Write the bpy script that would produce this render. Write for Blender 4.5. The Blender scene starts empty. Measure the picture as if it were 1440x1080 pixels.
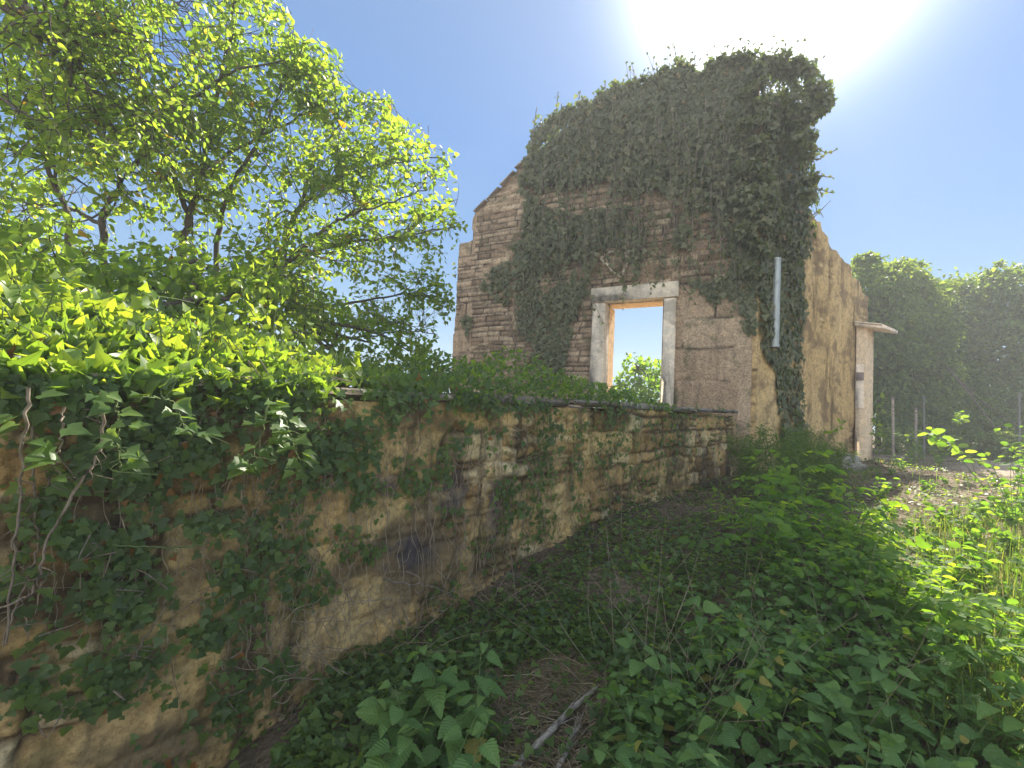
import bpy, math, random
import numpy as np
from math import radians, sin, cos, pi
rng = np.random.default_rng(11)
random.seed(5)
SC = bpy.context.scene
COL = SC.collection

# ------------------------------------------------------------------ camera model
FPX = 660.0
EYE = np.array([0.0, 0.0, 1.6])
TH, RL = radians(2.5), radians(2.6)
def _pitch(v):
    x, y, z = v
    return np.array([x, y*cos(TH) - z*sin(TH), y*sin(TH) + z*cos(TH)])
CR = _pitch((cos(RL), 0, sin(RL)))
CU = _pitch((-sin(RL), 0, cos(RL)))
CF = _pitch((0, 1, 0))
def ray(px, py):
    px = np.asarray(px, float)[..., None]; py = np.asarray(py, float)[..., None]
    return CR*(px-720)/FPX + CU*(540-py)/FPX + CF
def at(px, py, d):
    return EYE + ray(px, py)*np.asarray(d, float)[..., None]
def on_plane(px, py, P, N):
    r = ray(px, py)
    t = np.dot(np.asarray(P)-EYE, N)/(r@N)
    return EYE + r*t[..., None]
def project(p):
    q = np.asarray(p)-EYE
    z = np.maximum(q@CF, 1e-3)
    return 720+FPX*(q@CR)/z, 540-FPX*(q@CU)/z

cam = bpy.data.cameras.new('camera')
cam.sensor_width = 36.0; cam.lens = 36.0*FPX/1440; cam.clip_start = 0.05; cam.clip_end = 3000
co = bpy.data.objects.new('camera', cam); COL.objects.link(co)
from mathutils import Matrix, Vector
M = Matrix(((CR[0], CU[0], -CF[0], EYE[0]), (CR[1], CU[1], -CF[1], EYE[1]), (CR[2], CU[2], -CF[2], EYE[2]), (0, 0, 0, 1)))
co.matrix_world = M
SC.camera = co

# ------------------------------------------------------------------ sun and sky
sd = ray(1095.0, -88.0); sd = sd/np.linalg.norm(sd)
EL = math.asin(sd[2]); AZ = math.atan2(sd[0], sd[1])
sun = bpy.data.lights.new('sun', 'SUN'); sun.energy = 5.0; sun.angle = radians(0.53); sun.color = (1.0, 0.93, 0.80)
so = bpy.data.objects.new('sun', sun); COL.objects.link(so)
so.rotation_euler = Vector(sd).to_track_quat('Z', 'Y').to_euler(); so.location = (20, 20, 30)
W = bpy.data.worlds.new('World'); SC.world = W; W.use_nodes = True
nt = W.node_tree; N = nt.nodes; L = nt.links
bg = N['Background']
sky = N.new('ShaderNodeTexSky'); sky.sky_type = 'NISHITA'; sky.sun_disc = False
sky.sun_elevation = EL; sky.sun_rotation = AZ; sky.air_density = 1.0; sky.dust_density = 0.4; sky.ozone_density = 2.2
# bright aureole of dusty summer air around the sun
tc = N.new('ShaderNodeTexCoord')
nv = N.new('ShaderNodeVectorMath'); nv.operation = 'NORMALIZE'; L.new(tc.outputs['Generated'], nv.inputs[0])
dp = N.new('ShaderNodeVectorMath'); dp.operation = 'DOT_PRODUCT'; L.new(nv.outputs[0], dp.inputs[0]); dp.inputs[1].default_value = tuple(sd)
def lobe(power, gain):
    mx = N.new('ShaderNodeMath'); mx.operation = 'MAXIMUM'; mx.inputs[1].default_value = 0.0; L.new(dp.outputs['Value'], mx.inputs[0])
    p = N.new('ShaderNodeMath'); p.operation = 'POWER'; p.inputs[1].default_value = power; L.new(mx.outputs[0], p.inputs[0])
    g = N.new('ShaderNodeMath'); g.operation = 'MULTIPLY'; g.inputs[1].default_value = gain; L.new(p.outputs[0], g.inputs[0])
    return g
l1, l2 = lobe(105, 15.0), lobe(14, .65)
ad = N.new('ShaderNodeMath'); L.new(l1.outputs[0], ad.inputs[0]); L.new(l2.outputs[0], ad.inputs[1])
cm = N.new('ShaderNodeVectorMath'); cm.operation = 'SCALE'; cm.inputs[0].default_value = (1.0, 0.98, 0.95); L.new(ad.outputs[0], cm.inputs['Scale'])
# clear summer blue, paler towards the horizon, blended with the physical sky
sx = N.new('ShaderNodeSeparateXYZ'); L.new(nv.outputs[0], sx.inputs[0])
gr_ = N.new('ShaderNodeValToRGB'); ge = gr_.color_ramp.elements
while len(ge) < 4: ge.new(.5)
for k_, (p_, c_) in enumerate(((0, (.42, .77, 1.05)), (.22, (.34, .66, 1.10)), (.5, (.22, .50, 1.06)), (.95, (.46, .62, .88)))):  # top stop brightened above the frame to add fill light in the shade
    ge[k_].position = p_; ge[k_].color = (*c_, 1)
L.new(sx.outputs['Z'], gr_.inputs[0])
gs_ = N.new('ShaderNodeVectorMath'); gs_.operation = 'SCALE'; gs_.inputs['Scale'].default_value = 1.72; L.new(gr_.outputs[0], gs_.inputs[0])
ns_ = N.new('ShaderNodeVectorMath'); ns_.operation = 'SCALE'; ns_.inputs['Scale'].default_value = .10; L.new(sky.outputs[0], ns_.inputs[0])
as_ = N.new('ShaderNodeVectorMath'); as_.operation = 'ADD'; L.new(gs_.outputs[0], as_.inputs[0]); L.new(ns_.outputs[0], as_.inputs[1])
# added pale fill in the unseen sky behind the viewpoint, lifts the shade
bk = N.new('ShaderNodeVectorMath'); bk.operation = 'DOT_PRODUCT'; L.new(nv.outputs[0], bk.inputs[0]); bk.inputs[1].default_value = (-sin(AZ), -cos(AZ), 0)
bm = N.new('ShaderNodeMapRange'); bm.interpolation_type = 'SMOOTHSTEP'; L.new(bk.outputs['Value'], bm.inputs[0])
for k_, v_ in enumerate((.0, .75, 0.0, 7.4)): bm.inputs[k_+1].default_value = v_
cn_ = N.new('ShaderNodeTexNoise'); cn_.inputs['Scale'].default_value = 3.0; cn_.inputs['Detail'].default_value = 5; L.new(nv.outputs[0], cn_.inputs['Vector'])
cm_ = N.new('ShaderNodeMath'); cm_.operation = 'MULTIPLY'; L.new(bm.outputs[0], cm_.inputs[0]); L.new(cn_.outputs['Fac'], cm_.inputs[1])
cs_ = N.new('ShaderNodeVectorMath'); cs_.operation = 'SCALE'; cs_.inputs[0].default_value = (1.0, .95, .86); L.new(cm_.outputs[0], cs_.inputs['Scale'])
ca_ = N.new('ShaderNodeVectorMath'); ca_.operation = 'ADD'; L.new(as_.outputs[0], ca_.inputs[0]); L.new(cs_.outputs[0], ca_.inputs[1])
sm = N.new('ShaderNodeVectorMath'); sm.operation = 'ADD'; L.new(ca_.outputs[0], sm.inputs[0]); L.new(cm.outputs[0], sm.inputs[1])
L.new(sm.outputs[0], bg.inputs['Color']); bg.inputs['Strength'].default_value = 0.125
vs = SC.view_settings; vs.view_transform = 'Standard'; vs.look = 'None'; vs.exposure = 1.42; vs.gamma = 1; vs.use_curve_mapping = False
SC.render.engine = 'CYCLES'
SC.cycles.max_bounces = 10; SC.cycles.diffuse_bounces = 6; SC.cycles.transmission_bounces = 8; SC.cycles.glossy_bounces = 2
SC.cycles.use_denoising = True; SC.cycles.denoising_prefilter = 'ACCURATE'; SC.cycles.adaptive_threshold = .006
SC.cycles.caustics_reflective = False; SC.cycles.caustics_refractive = False
SC.cycles.sample_clamp_indirect = 6

# ------------------------------------------------------------------ noise
def _hash(ix, iy, s):
    h = (ix.astype(np.int64)*374761393 + iy.astype(np.int64)*668265263 + s*982451653) & 0xffffffff
    h = ((h ^ (h >> 13))*1274126177) & 0xffffffff
    return ((h ^ (h >> 16)) & 0xffff)/65535.0
def vn(x, y, s=0):
    x = np.asarray(x, float); y = np.asarray(y, float)
    ix = np.floor(x); iy = np.floor(y); fx = x-ix; fy = y-iy
    fx = fx*fx*(3-2*fx); fy = fy*fy*(3-2*fy)
    a = _hash(ix, iy, s); b = _hash(ix+1, iy, s); c = _hash(ix, iy+1, s); d = _hash(ix+1, iy+1, s)
    return (a*(1-fx)+b*fx)*(1-fy)+(c*(1-fx)+d*fx)*fy
def fbm(x, y, s=0, o=4):
    t = 0; a = 0.5; n = 0
    for k in range(o):
        t = t+a*vn(x*2**k, y*2**k, s+k*17); n += a; a *= 0.5
    return t/n
def sstep(a, b, x):
    t = np.clip((np.asarray(x, float)-a)/(b-a), 0, 1); return t*t*(3-2*t)
def unit(v):
    v = np.asarray(v, float); return v/np.maximum(np.linalg.norm(v, axis=-1, keepdims=True), 1e-9)
def rdir(n):
    return unit(rng.normal(size=(n, 3)))

# ------------------------------------------------------------------ objects
def prop(o, label=None, cat=None, group=None, kind=None):
    if label: o['label'] = label
    if cat: o['category'] = cat
    if group: o['group'] = group
    if kind: o['kind'] = kind
    return o
def thing(name, label, cat, loc=(0, 0, 0), group=None):
    o = bpy.data.objects.new(name, None); COL.objects.link(o); o.location = tuple(loc); o.empty_display_size = 0.1
    return prop(o, label, cat, group)
class Geo:
    def __init__(self):
        self.V = []; self.T = []; self.A = []; self.B = []; self.C = []; self.D = []; self.n = 0
    def add(self, V, T, tint=0.5, b=0.0, c=9.0, d=0.0):
        V = np.asarray(V, float).reshape(-1, 3); T = np.asarray(T, int)
        self.V.append(V); self.T.append(T+self.n); self.n += len(V)
        self.A.append(np.broadcast_to(np.asarray(tint, float), (len(V),))); self.B.append(np.broadcast_to(np.asarray(b, float), (len(V),)))
        self.C.append(np.broadcast_to(np.asarray(c, float), (len(V),))); self.D.append(np.broadcast_to(np.asarray(d, float), (len(V),)))
        return self
    def build(self, name, mat, parent=None, base=None, smooth=False, link=True):
        V = np.concatenate(self.V)
        if base is None and parent is not None: base = np.array(parent.location)
        if base is not None: V = V-np.asarray(base)
        me = bpy.data.meshes.new(name)
        me.vertices.add(len(V)); me.vertices.foreach_set('co', V.astype(np.float32).ravel())
        nl = sum(t.size for t in self.T)
        me.loops.add(nl); me.loops.foreach_set('vertex_index', np.concatenate([t.ravel() for t in self.T]).astype(np.int32))
        sizes = np.concatenate([np.full(len(t), t.shape[1]) for t in self.T])
        me.polygons.add(len(sizes)); me.polygons.foreach_set('loop_start', np.concatenate([[0], np.cumsum(sizes)[:-1]]).astype(np.int32))
        if smooth: me.polygons.foreach_set('use_smooth', np.ones(len(sizes), bool))
        me.update(calc_edges=True)
        for nm, arr in (('tint', self.A), ('mark', self.B), ('lx', self.C), ('ly', self.D)):
            if nm[0] == 'l' and all(c_[0] == 9.0 for c_ in self.C): continue
            at_ = me.attributes.new(nm, 'FLOAT', 'POINT'); at_.data.foreach_set('value', np.concatenate(arr).astype(np.float32))
        me.materials.append(mat)
        o = bpy.data.objects.new(name, me); COL.objects.link(o)
        if parent is not None: o.parent = parent
        elif base is not None: o.location = tuple(base)
        return o
def dup(root, loc, rz=0.0, s=1.0, label=None, tilt=(0, 0)):
    r = root.copy(); COL.objects.link(r); r.location = tuple(loc); r.rotation_euler = (tilt[0], tilt[1], rz); r.scale = (s, s, s)
    if label: r['label'] = label
    for ch in list(root.children):
        c = ch.copy(); COL.objects.link(c); c.parent = r
    return r
def tube(g, pts, r0, r1=None, k=6, tint=0.5, wob=0.0):
    pts = np.asarray(pts, float); n = len(pts)
    rad = np.linspace(r0, r0 if r1 is None else r1, n) if np.isscalar(r0) else np.asarray(r0)
    d = unit(np.gradient(pts, axis=0))
    ref = np.where(np.abs(d[:, 2:3]) > 0.9, np.array([[1.0, 0, 0]]), np.array([[0, 0, 1.0]]))
    a = unit(np.cross(d, ref)); b = np.cross(d, a)
    an = np.arange(k)*2*pi/k
    ring = a[:, None]*np.cos(an)[None, :, None]+b[:, None]*np.sin(an)[None, :, None]
    rr = rad[:, None, None]*(1+wob*(rng.random((n, k, 1))-0.5))
    V = (pts[:, None]+ring*rr).reshape(-1, 3)
    i = np.arange(n-1)[:, None]*k; j = np.arange(k)[None]; j2 = (j+1) % k
    Q = np.stack([i+j, i+j2, i+k+j2, i+k+j], -1).reshape(-1, 4)
    g.add(V, Q, tint)
    m = len(V)
    return g
def smoothline(pts, n):
    """Catmull-Rom through the points."""
    p = np.asarray(pts, float); p = np.concatenate([[2*p[0]-p[1]], p, [2*p[-1]-p[-2]]])
    t = np.linspace(0, len(p)-3-1e-6, n); i = t.astype(int); f = (t-i)[:, None]
    a, b, c, d = p[i], p[i+1], p[i+2], p[i+3]
    return 0.5*((2*b)+(c-a)*f+(2*a-5*b+4*c-d)*f**2+(3*b-a-3*c+d)*f**3)
def box(g, O, X, Y, Z, tint=0.5, bev=0.01, jit=0.0):
    """Bevelled box from corner O along three full-length vectors."""
    X, Y, Z = (np.asarray(v, float) for v in (X, Y, Z)); O = np.asarray(O, float)
    lx, ly, lz = (np.linalg.norm(v) for v in (X, Y, Z)); ux, uy, uz = X/lx, Y/ly, Z/lz
    b = min(bev, lx*.4, ly*.4, lz*.4)
    V = []; idx = {}
    for sx in (0, 1):
        for sy in (0, 1):
            for sz in (0, 1):
                c = O+X*sx+Y*sy+Z*sz+(rng.random(3)-.5)*jit
                ix, iy, iz = ux*b*(1-2*sx), uy*b*(1-2*sy), uz*b*(1-2*sz)
                for a, off in (('x', iy+iz), ('y', ix+iz), ('z', ix+iy)):
                    idx[(sx, sy, sz, a)] = len(V); V.append(c+off)
    Q, T = [], []
    for s in (0, 1):
        Q.append([idx[(s, 0, 0, 'x')], idx[(s, 1, 0, 'x')], idx[(s, 1, 1, 'x')], idx[(s, 0, 1, 'x')]])
        Q.append([idx[(0, s, 0, 'y')], idx[(1, s, 0, 'y')], idx[(1, s, 1, 'y')], idx[(0, s, 1, 'y')]])
        Q.append([idx[(0, 0, s, 'z')], idx[(1, 0, s, 'z')], idx[(1, 1, s, 'z')], idx[(0, 1, s, 'z')]])
        for s2 in (0, 1):
            Q.append([idx[(0, s, s2, 'y')], idx[(1, s, s2, 'y')], idx[(1, s, s2, 'z')], idx[(0, s, s2, 'z')]])
            Q.append([idx[(s, 0, s2, 'x')], idx[(s, 1, s2, 'x')], idx[(s, 1, s2, 'z')], idx[(s, 0, s2, 'z')]])
            Q.append([idx[(s, s2, 0, 'x')], idx[(s, s2, 1, 'x')], idx[(s, s2, 1, 'y')], idx[(s, s2, 0, 'y')]])
            for s3 in (0, 1):
                T.append([idx[(s, s2, s3, a)] for a in 'xyz'])
    g.add(V, Q, tint); g.T.append(np.array(T)+g.n-len(V))
    return g

# ------------------------------------------------------------------ leaves
def strip_leaf(ts, ws, fold=0.12, curl=0.15, back=0.0):
    ts = np.asarray(ts, float); ws = np.asarray(ws, float); n = len(ts)
    mid = np.stack([0*ts, ts, -curl*ts**2], -1)
    Lf = np.stack([-ws, ts-back*ws, -curl*ts**2+fold*ws], -1); Rt = Lf*np.array([-1, 1, 1])
    V = np.concatenate([mid, Lf, Rt]); T = []
    for i in range(n-1):
        a, b = i, i+1
        for off, flip in ((n, False), (2*n, True)):
            q = [[a, b, off+b], [a, off+b, off+a]]
            if ws[a] == 0: q = [[a, b, off+b]]
            if ws[b] == 0: q = [[a, b, off+a]]
            for t in q: T.append(t[::-1] if flip else t)
    return V, np.array(T)
OVATE = strip_leaf([0, .22, .5, .78, 1], [0, .25, .30, .17, 0], .25, .25)
NARROW = strip_leaf([0, .3, .7, 1], [0, .085, .07, 0], .2, .3)
LEAFLET = strip_leaf([0, .18, .5, .82, 1], [0, .24, .31, .2, 0], .15, .1)
_t = np.linspace(0, 1, 15); _w = 0.41*np.clip(np.sin(pi*_t**.52), 0, 1)**.72
_w = _w*np.where(np.arange(15) % 2 == 0, 0.88, 1.06); _w[0] = 0; _w[-1] = 0
NETTLE = strip_leaf(_t, _w, .16, .24, .05)
_h = [(0, .07), (.17, -.07), (.36, .02), (.60, .26), (.35, .40), (.25, .62), (0, 1)]
def fan_leaf(half, c=(0, .34), fold=.16, curl=.22):
    out = half+[(-x, y) for x, y in half[-2:0:-1]]
    V = np.array([(c[0], c[1])]+out); x, y = V[:, 0], V[:, 1]
    V = np.stack([x, y, fold*np.abs(x)-curl*y**2*.6], -1); n = len(out)
    return V, np.array([[0, 1+i, 1+(i+1) % n] for i in range(n)])
IVY = fan_leaf(_h)
IVYS = fan_leaf([(0, .03), (.42, .12), (.28, .5), (0, 1)])
GROUNDLEAF = fan_leaf([(0, .12), (.25, -.02), (.46, .2), (.45, .5), (.25, .82), (0, 1)], fold=.1)
def frames(y, n):
    y = unit(y); x = unit(np.cross(y, n)); z = np.cross(x, y)
    return np.stack([x, y, z], -1)
def leaves(g, tm, pos, y, n, s, tint=None):
    V0, T0 = tm; pos = np.asarray(pos, float); m = len(pos)
    if m == 0: return
    R = frames(np.broadcast_to(y, (m, 3)), np.broadcast_to(n, (m, 3)))
    s = np.broadcast_to(np.asarray(s, float), (m,))
    W0 = np.broadcast_to(V0, (m,)+V0.shape).copy(); W0[..., 2] *= rng.uniform(.2, 2.3, (m, 1)); W0[..., 0] *= rng.uniform(.82, 1.12, (m, 1))
    W0[..., 0] += W0[..., 1]**2*rng.uniform(-.16, .16, (m, 1))
    V = np.einsum('mij,mkj->mki', R, W0)*s[:, None, None]+pos[:, None]
    T = T0[None]+np.arange(m)[:, None, None]*len(V0)
    if tint is None: tint = rng.random(m)
    g.add(V, T.reshape(-1, 3), np.repeat(tint, len(V0)), 0.0, np.tile(V0[:, 0], m), np.tile(V0[:, 1], m))

# ------------------------------------------------------------------ materials
def newmat(name):
    m = bpy.data.materials.new(name); m.use_nodes = True
    nt = m.node_tree; return m, nt.nodes, nt.links, nt.nodes['Principled BSDF']
def ramp(N, stops):
    r = N.new('ShaderNodeValToRGB'); e = r.color_ramp.elements
    while len(e) < len(stops): e.new(0.5)
    for k, (p, c) in enumerate(stops):
        e[k].position = p; e[k].color = (*c, 1)
    return r
def noise(N, L, scale, detail=4, rough=.6, vec=None, dist=0.0):
    n = N.new('ShaderNodeTexNoise'); n.inputs['Scale'].default_value = scale; n.inputs['Detail'].default_value = detail
    n.inputs['Roughness'].default_value = rough; n.inputs['Distortion'].default_value = dist
    if vec is not None: L.new(vec, n.inputs['Vector'])
    return n.outputs['Fac']
def attr(N, nm):
    a = N.new('ShaderNodeAttribute'); a.attribute_name = nm; return a.outputs['Fac']
def mapping(N, L, scale, kind='Object'):
    t = N.new('ShaderNodeTexCoord'); mp = N.new('ShaderNodeMapping'); mp.inputs['Scale'].default_value = scale
    L.new(t.outputs[kind], mp.inputs['Vector']); return mp.outputs[0]
def math_(N, L, op, a, b=None, c=None):
    n = N.new('ShaderNodeMath'); n.operation = op; n.use_clamp = False
    for k, v in enumerate((a, b, c)):
        if v is None: continue
        if isinstance(v, (int, float)): n.inputs[k].default_value = v
        else: L.new(v, n.inputs[k])
    return n.outputs[0]
def mixc(N, L, fac, a, b, mode='MIX'):
    n = N.new('ShaderNodeMix'); n.data_type = 'RGBA'; n.blend_type = mode
    for sk, v in ((n.inputs[0], fac), (n.inputs[6], a), (n.inputs[7], b)):
        if isinstance(v, (int, float)): sk.default_value = v
        elif isinstance(v, tuple): sk.default_value = (*v, 1)
        else: L.new(v, sk)
    return n.outputs[2]
def maprange(N, L, v, a, b, c=0.0, d=1.0):
    n = N.new('ShaderNodeMapRange'); L.new(v, n.inputs[0])
    for k, x in enumerate((a, b, c, d)): n.inputs[k+1].default_value = x
    n.interpolation_type = 'SMOOTHSTEP'; return n.outputs[0]
def bump(N, L, b, h, dist=.02, strength=1.0):
    n = N.new('ShaderNodeBump'); n.inputs['Distance'].default_value = dist; n.inputs['Strength'].default_value = strength
    L.new(h, n.inputs['Height']); L.new(n.outputs[0], b.inputs['Normal'])
def leafmat(name, stops, trans, fac=.5, rough=.42, spec=.4, nscale=30, veins=None):
    m, N, L, b = newmat(name)
    r = ramp(N, stops); L.new(attr(N, 'tint'), r.inputs[0])
    nz = noise(N, L, nscale, 3, .6, mapping(N, L, (1, 1, 1)))
    c = mixc(N, L, maprange(N, L, nz, .3, .7, .0, .35), r.outputs[0], (.09, .12, .035), 'MIX')
    tr = ramp(N, trans); L.new(attr(N, 'tint'), tr.inputs[0]); tcol = tr.outputs[0]
    if veins:
        ax = math_(N, L, 'ABSOLUTE', attr(N, 'lx')); ly = attr(N, 'ly')
        rib = maprange(N, L, ax, .012, .035, 1, 0)
        if veins == 'palmate':
            for (tx, ty) in ((.60, .21), (.38, -.03)):
                q = math.hypot(tx, ty); dd = math_(N, L, 'ABSOLUTE', math_(N, L, 'SUBTRACT', math_(N, L, 'MULTIPLY', ax, ty/q), math_(N, L, 'MULTIPLY', math_(N, L, 'SUBTRACT', ly, .06), tx/q)))
                rib = math_(N, L, 'MAXIMUM', rib, maprange(N, L, dd, .010, .03, 1, 0))
        else:
            fr_ = math_(N, L, 'FRACT', math_(N, L, 'MULTIPLY', math_(N, L, 'SUBTRACT', ly, math_(N, L, 'MULTIPLY', ax, .85)), 7.0))
            dv = math_(N, L, 'ABSOLUTE', math_(N, L, 'SUBTRACT', fr_, .5))
            rib = math_(N, L, 'MAXIMUM', rib, maprange(N, L, dv, .04, .14, .8, 0))
            bump(N, L, b, dv, .006, .8)
        c = mixc(N, L, math_(N, L, 'MULTIPLY', rib, .75), c, mixc(N, L, 1.0, c, (1.9, 1.75, 1.9), 'MULTIPLY'))
        tcol = mixc(N, L, math_(N, L, 'MULTIPLY', rib, .75), tcol, mixc(N, L, 1.0, tcol, (.55, .55, .6), 'MULTIPLY'))
    L.new(c, b.inputs['Base Color']); b.inputs['Roughness'].default_value = rough; b.inputs['Specular IOR Level'].default_value = spec
    t = N.new('ShaderNodeBsdfTranslucent')
    L.new(tcol, t.inputs[0])
    mx = N.new('ShaderNodeMixShader'); mx.inputs[0].default_value = fac
    L.new(b.outputs[0], mx.inputs[1]); L.new(t.outputs[0], mx.inputs[2]); L.new(mx.outputs[0], N['Material Output'].inputs['Surface'])
    return m
M_tree = leafmat('tree_leaf', [(0, (.04, .085, .02)), (.6, (.08, .15, .03)), (.96, (.115, .19, .035)), (1, (.45, .26, .02))],
                 [(0, (.26, .44, .03)), (.6, (.46, .64, .045)), (.96, (.64, .74, .06)), (1, (.80, .45, .02))], .62, .38, .45)
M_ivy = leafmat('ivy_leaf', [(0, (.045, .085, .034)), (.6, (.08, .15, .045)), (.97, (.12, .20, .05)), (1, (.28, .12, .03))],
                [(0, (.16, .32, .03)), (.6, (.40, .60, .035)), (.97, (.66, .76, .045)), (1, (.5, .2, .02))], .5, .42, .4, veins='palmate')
M_nettle = leafmat('nettle_leaf', [(0, (.085, .175, .06)), (.6, (.13, .25, .08)), (.96, (.17, .30, .085)), (1, (.32, .27, .07))],
                   [(0, (.12, .28, .03)), (.6, (.22, .45, .035)), (1, (.38, .58, .04))], .45, .6, .22, veins='pinnate')
M_sap = leafmat('sapling_leaf', [(0, (.06, .13, .035)), (.6, (.10, .20, .045)), (1, (.15, .26, .05))],
                [(0, (.15, .34, .02)), (.6, (.30, .52, .03)), (1, (.60, .74, .04))], .55, .62, .2)
M_glareivy = leafmat('glare_greyed_ivy_leaf', [(0, (.12, .13, .075)), (.6, (.19, .20, .115)), (.9, (.25, .245, .15)), (1, (.34, .23, .13))],
                   [(0, (.10, .17, .03)), (.6, (.20, .28, .04)), (1, (.36, .36, .08))], .45, .5, .35, veins='palmate')  # gable ivy greyed and lightened so its colour carries the glare veil
M_grass = leafmat('grass_blade', [(0, (.04, .09, .02)), (.6, (.09, .14, .03)), (.85, (.16, .17, .05)), (1, (.30, .24, .12))],
                  [(0, (.16, .32, .02)), (.6, (.32, .46, .03)), (.85, (.45, .48, .06)), (1, (.4, .3, .12))], .45, .6, .25)
M_dark = leafmat('woodland_leaf', [(0, (.045, .095, .028)), (.7, (.085, .16, .04)), (1, (.14, .22, .05))],
                 [(0, (.12, .22, .025)), (.6, (.32, .44, .04)), (1, (.52, .58, .06))], .5, .5, .35)
M_litter = leafmat('dry_leaf', [(0, (.07, .045, .025)), (.5, (.20, .145, .09)), (1, (.46, .37, .25))],
                   [(0, (.06, .03, .01)), (1, (.2, .13, .06))], .2, .8, .15)
def barkmat(name, c0, c1, scale=14, zs=.25):
    m, N, L, b = newmat(name)
    nz = noise(N, L, scale, 6, .65, mapping(N, L, (1, 1, zs)), 1.0)
    L.new(mixc(N, L, maprange(N, L, nz, .3, .7), c0, c1), b.inputs['Base Color']); b.inputs['Roughness'].default_value = .85
    bump(N, L, b, nz, .01, .8); return m
M_bark = barkmat('tree_bark', (.045, .035, .026), (.15, .12, .085))
M_vine = barkmat('vine_bark', (.10, .075, .05), (.27, .22, .16), 30)
M_stem = barkmat('green_stem', (.07, .12, .03), (.14, .18, .06), 20)
M_wood = barkmat('weathered_wood', (.10, .085, .07), (.38, .34, .29), 22, 1)
M_dry = barkmat('dry_stalk', (.16, .12, .08), (.36, .29, .2), 25)

def stonemat(name, cols, joint, streak=.6, lichen=None, paint=False, grain=30, hues=None, grit=1.0):
    """Stone with a colour for each block (tint), mortar (mark), weather streaks that run down and patches of growth."""
    m, N, L, b = newmat(name)
    r = ramp(N, cols); L.new(attr(N, 'tint'), r.inputs[0])
    v1 = mapping(N, L, (1, 1, 1)); vs_ = mapping(N, L, (3.2, 3.2, .5))
    big = noise(N, L, 2.3, 5, .62, v1, .4); fine = noise(N, L, grain, 6, .7, v1); mid = noise(N, L, 9, 5, .6, v1, .6)
    c = mixc(N, L, maprange(N, L, mid, .28, .72, .0, 1.0), r.outputs[0], mixc(N, L, 1.0, r.outputs[0], (1.45, 1.4, 1.3), 'MULTIPLY'))
    c = mixc(N, L, maprange(N, L, fine, .42, .66, .0, .8*grit), c, mixc(N, L, 1.0, c, (.36, .34, .33), 'MULTIPLY'))
    pit = noise(N, L, grain*2.6, 3, .6, v1); c = mixc(N, L, maprange(N, L, pit, .60, .70, .0, .7*grit), c, mixc(N, L, 1.0, c, (.3, .28, .26), 'MULTIPLY'))
    c = mixc(N, L, attr(N, 'mark'), c, joint)
    st = noise(N, L, 1.0, 8, .72, vs_, .35)
    c = mixc(N, L, maprange(N, L, st, .49, .68, .0, streak), c, (.035, .03, .022))
    if lichen:
        c = mixc(N, L, maprange(N, L, big, .53, .68, .0, .65), c, lichen)
    if hues:
        h2 = noise(N, L, 1.3, 4, .55, mapping(N, L, (1, 1, 1.6)), .3)
        c = mixc(N, L, maprange(N, L, h2, .50, .62, .0, .75), c, hues)
    L.new(c, b.inputs['Base Color']); b.inputs['Roughness'].default_value = .92; b.inputs['Specular IOR Level'].default_value = .15
    hh = math_(N, L, 'ADD', fine, math_(N, L, 'MULTIPLY', mid, 1.5))
    bump(N, L, b, hh, .012, .9)
    return m, N, L, b, c
M_rub, N_, L_, b_, c_ = stonemat('rubble_wall', [(0, (.24, .16, .07)), (.3, (.42, .29, .125)), (.7, (.56, .42, .205)), (1, (.58, .49, .31))], (.11, .075, .04), .85, (.10, .095, .035), hues=(.11, .08, .048), grit=.75)
# dark blue and purple spray marks on the stones
def paintspot(N, L, c, P, rad, col, sc):
    t = N.new('ShaderNodeNewGeometry'); d = N.new('ShaderNodeVectorMath'); d.operation = 'SUBTRACT'
    L.new(t.outputs['Position'], d.inputs[0]); d.inputs[1].default_value = tuple(P)
    s = N.new('ShaderNodeVectorMath'); s.operation = 'MULTIPLY'; s.inputs[1].default_value = tuple(1/x for x in rad); L.new(d.outputs[0], s.inputs[0])
    l = N.new('ShaderNodeVectorMath'); l.operation = 'LENGTH'; L.new(s.outputs[0], l.inputs[0])
    nz = noise(N, L, sc, 5, .7, t.outputs['Position'])
    v = math_(N, L, 'ADD', l.outputs['Value'], math_(N, L, 'MULTIPLY', math_(N, L, 'SUBTRACT', nz, .5), 2.6))
    return mixc(N, L, maprange(N, L, v, .3, 1.15, .75, .0), c, col)
M_fac = stonemat('thin_coursed_stone', [(0, (.20, .145, .095)), (.5, (.36, .27, .185)), (1, (.49, .385, .27))], (.045, .036, .03), .45, (.085, .095, .05))[0]
M_pla = stonemat('stained_render', [(0, (.38, .26, .12)), (.5, (.52, .38, .19)), (1, (.62, .48, .27))], (.2, .14, .08), .75, (.17, .115, .06), grain=22, hues=(.20, .14, .08), grit=.7)[0]
M_frame = stonemat('dressed_stone', [(0, (.56, .49, .39)), (1, (.64, .57, .46))], (.4, .36, .3), .5, None, hues=(.34, .29, .22), grit=.4)[0]
M_cop = stonemat('coping_stone', [(0, (.20, .17, .14)), (1, (.36, .31, .26))], (.25, .2, .16), .35, (.10, .10, .06))[0]
M_warm = stonemat('warm_render', [(0, (.54, .42, .28)), (1, (.62, .49, .34))], (.4, .3, .2), .25, None, grit=.5)[0]
M_cream = stonemat('cream_render', [(0, (.62, .53, .42)), (1, (.68, .58, .47))], (.5, .4, .3), .4, None, grit=.3)[0]
M_rock = stonemat('grey_rock', [(0, (.22, .21, .2)), (1, (.36, .34, .31))], (.2, .2, .2), .3, (.16, .16, .11))[0]
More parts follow.
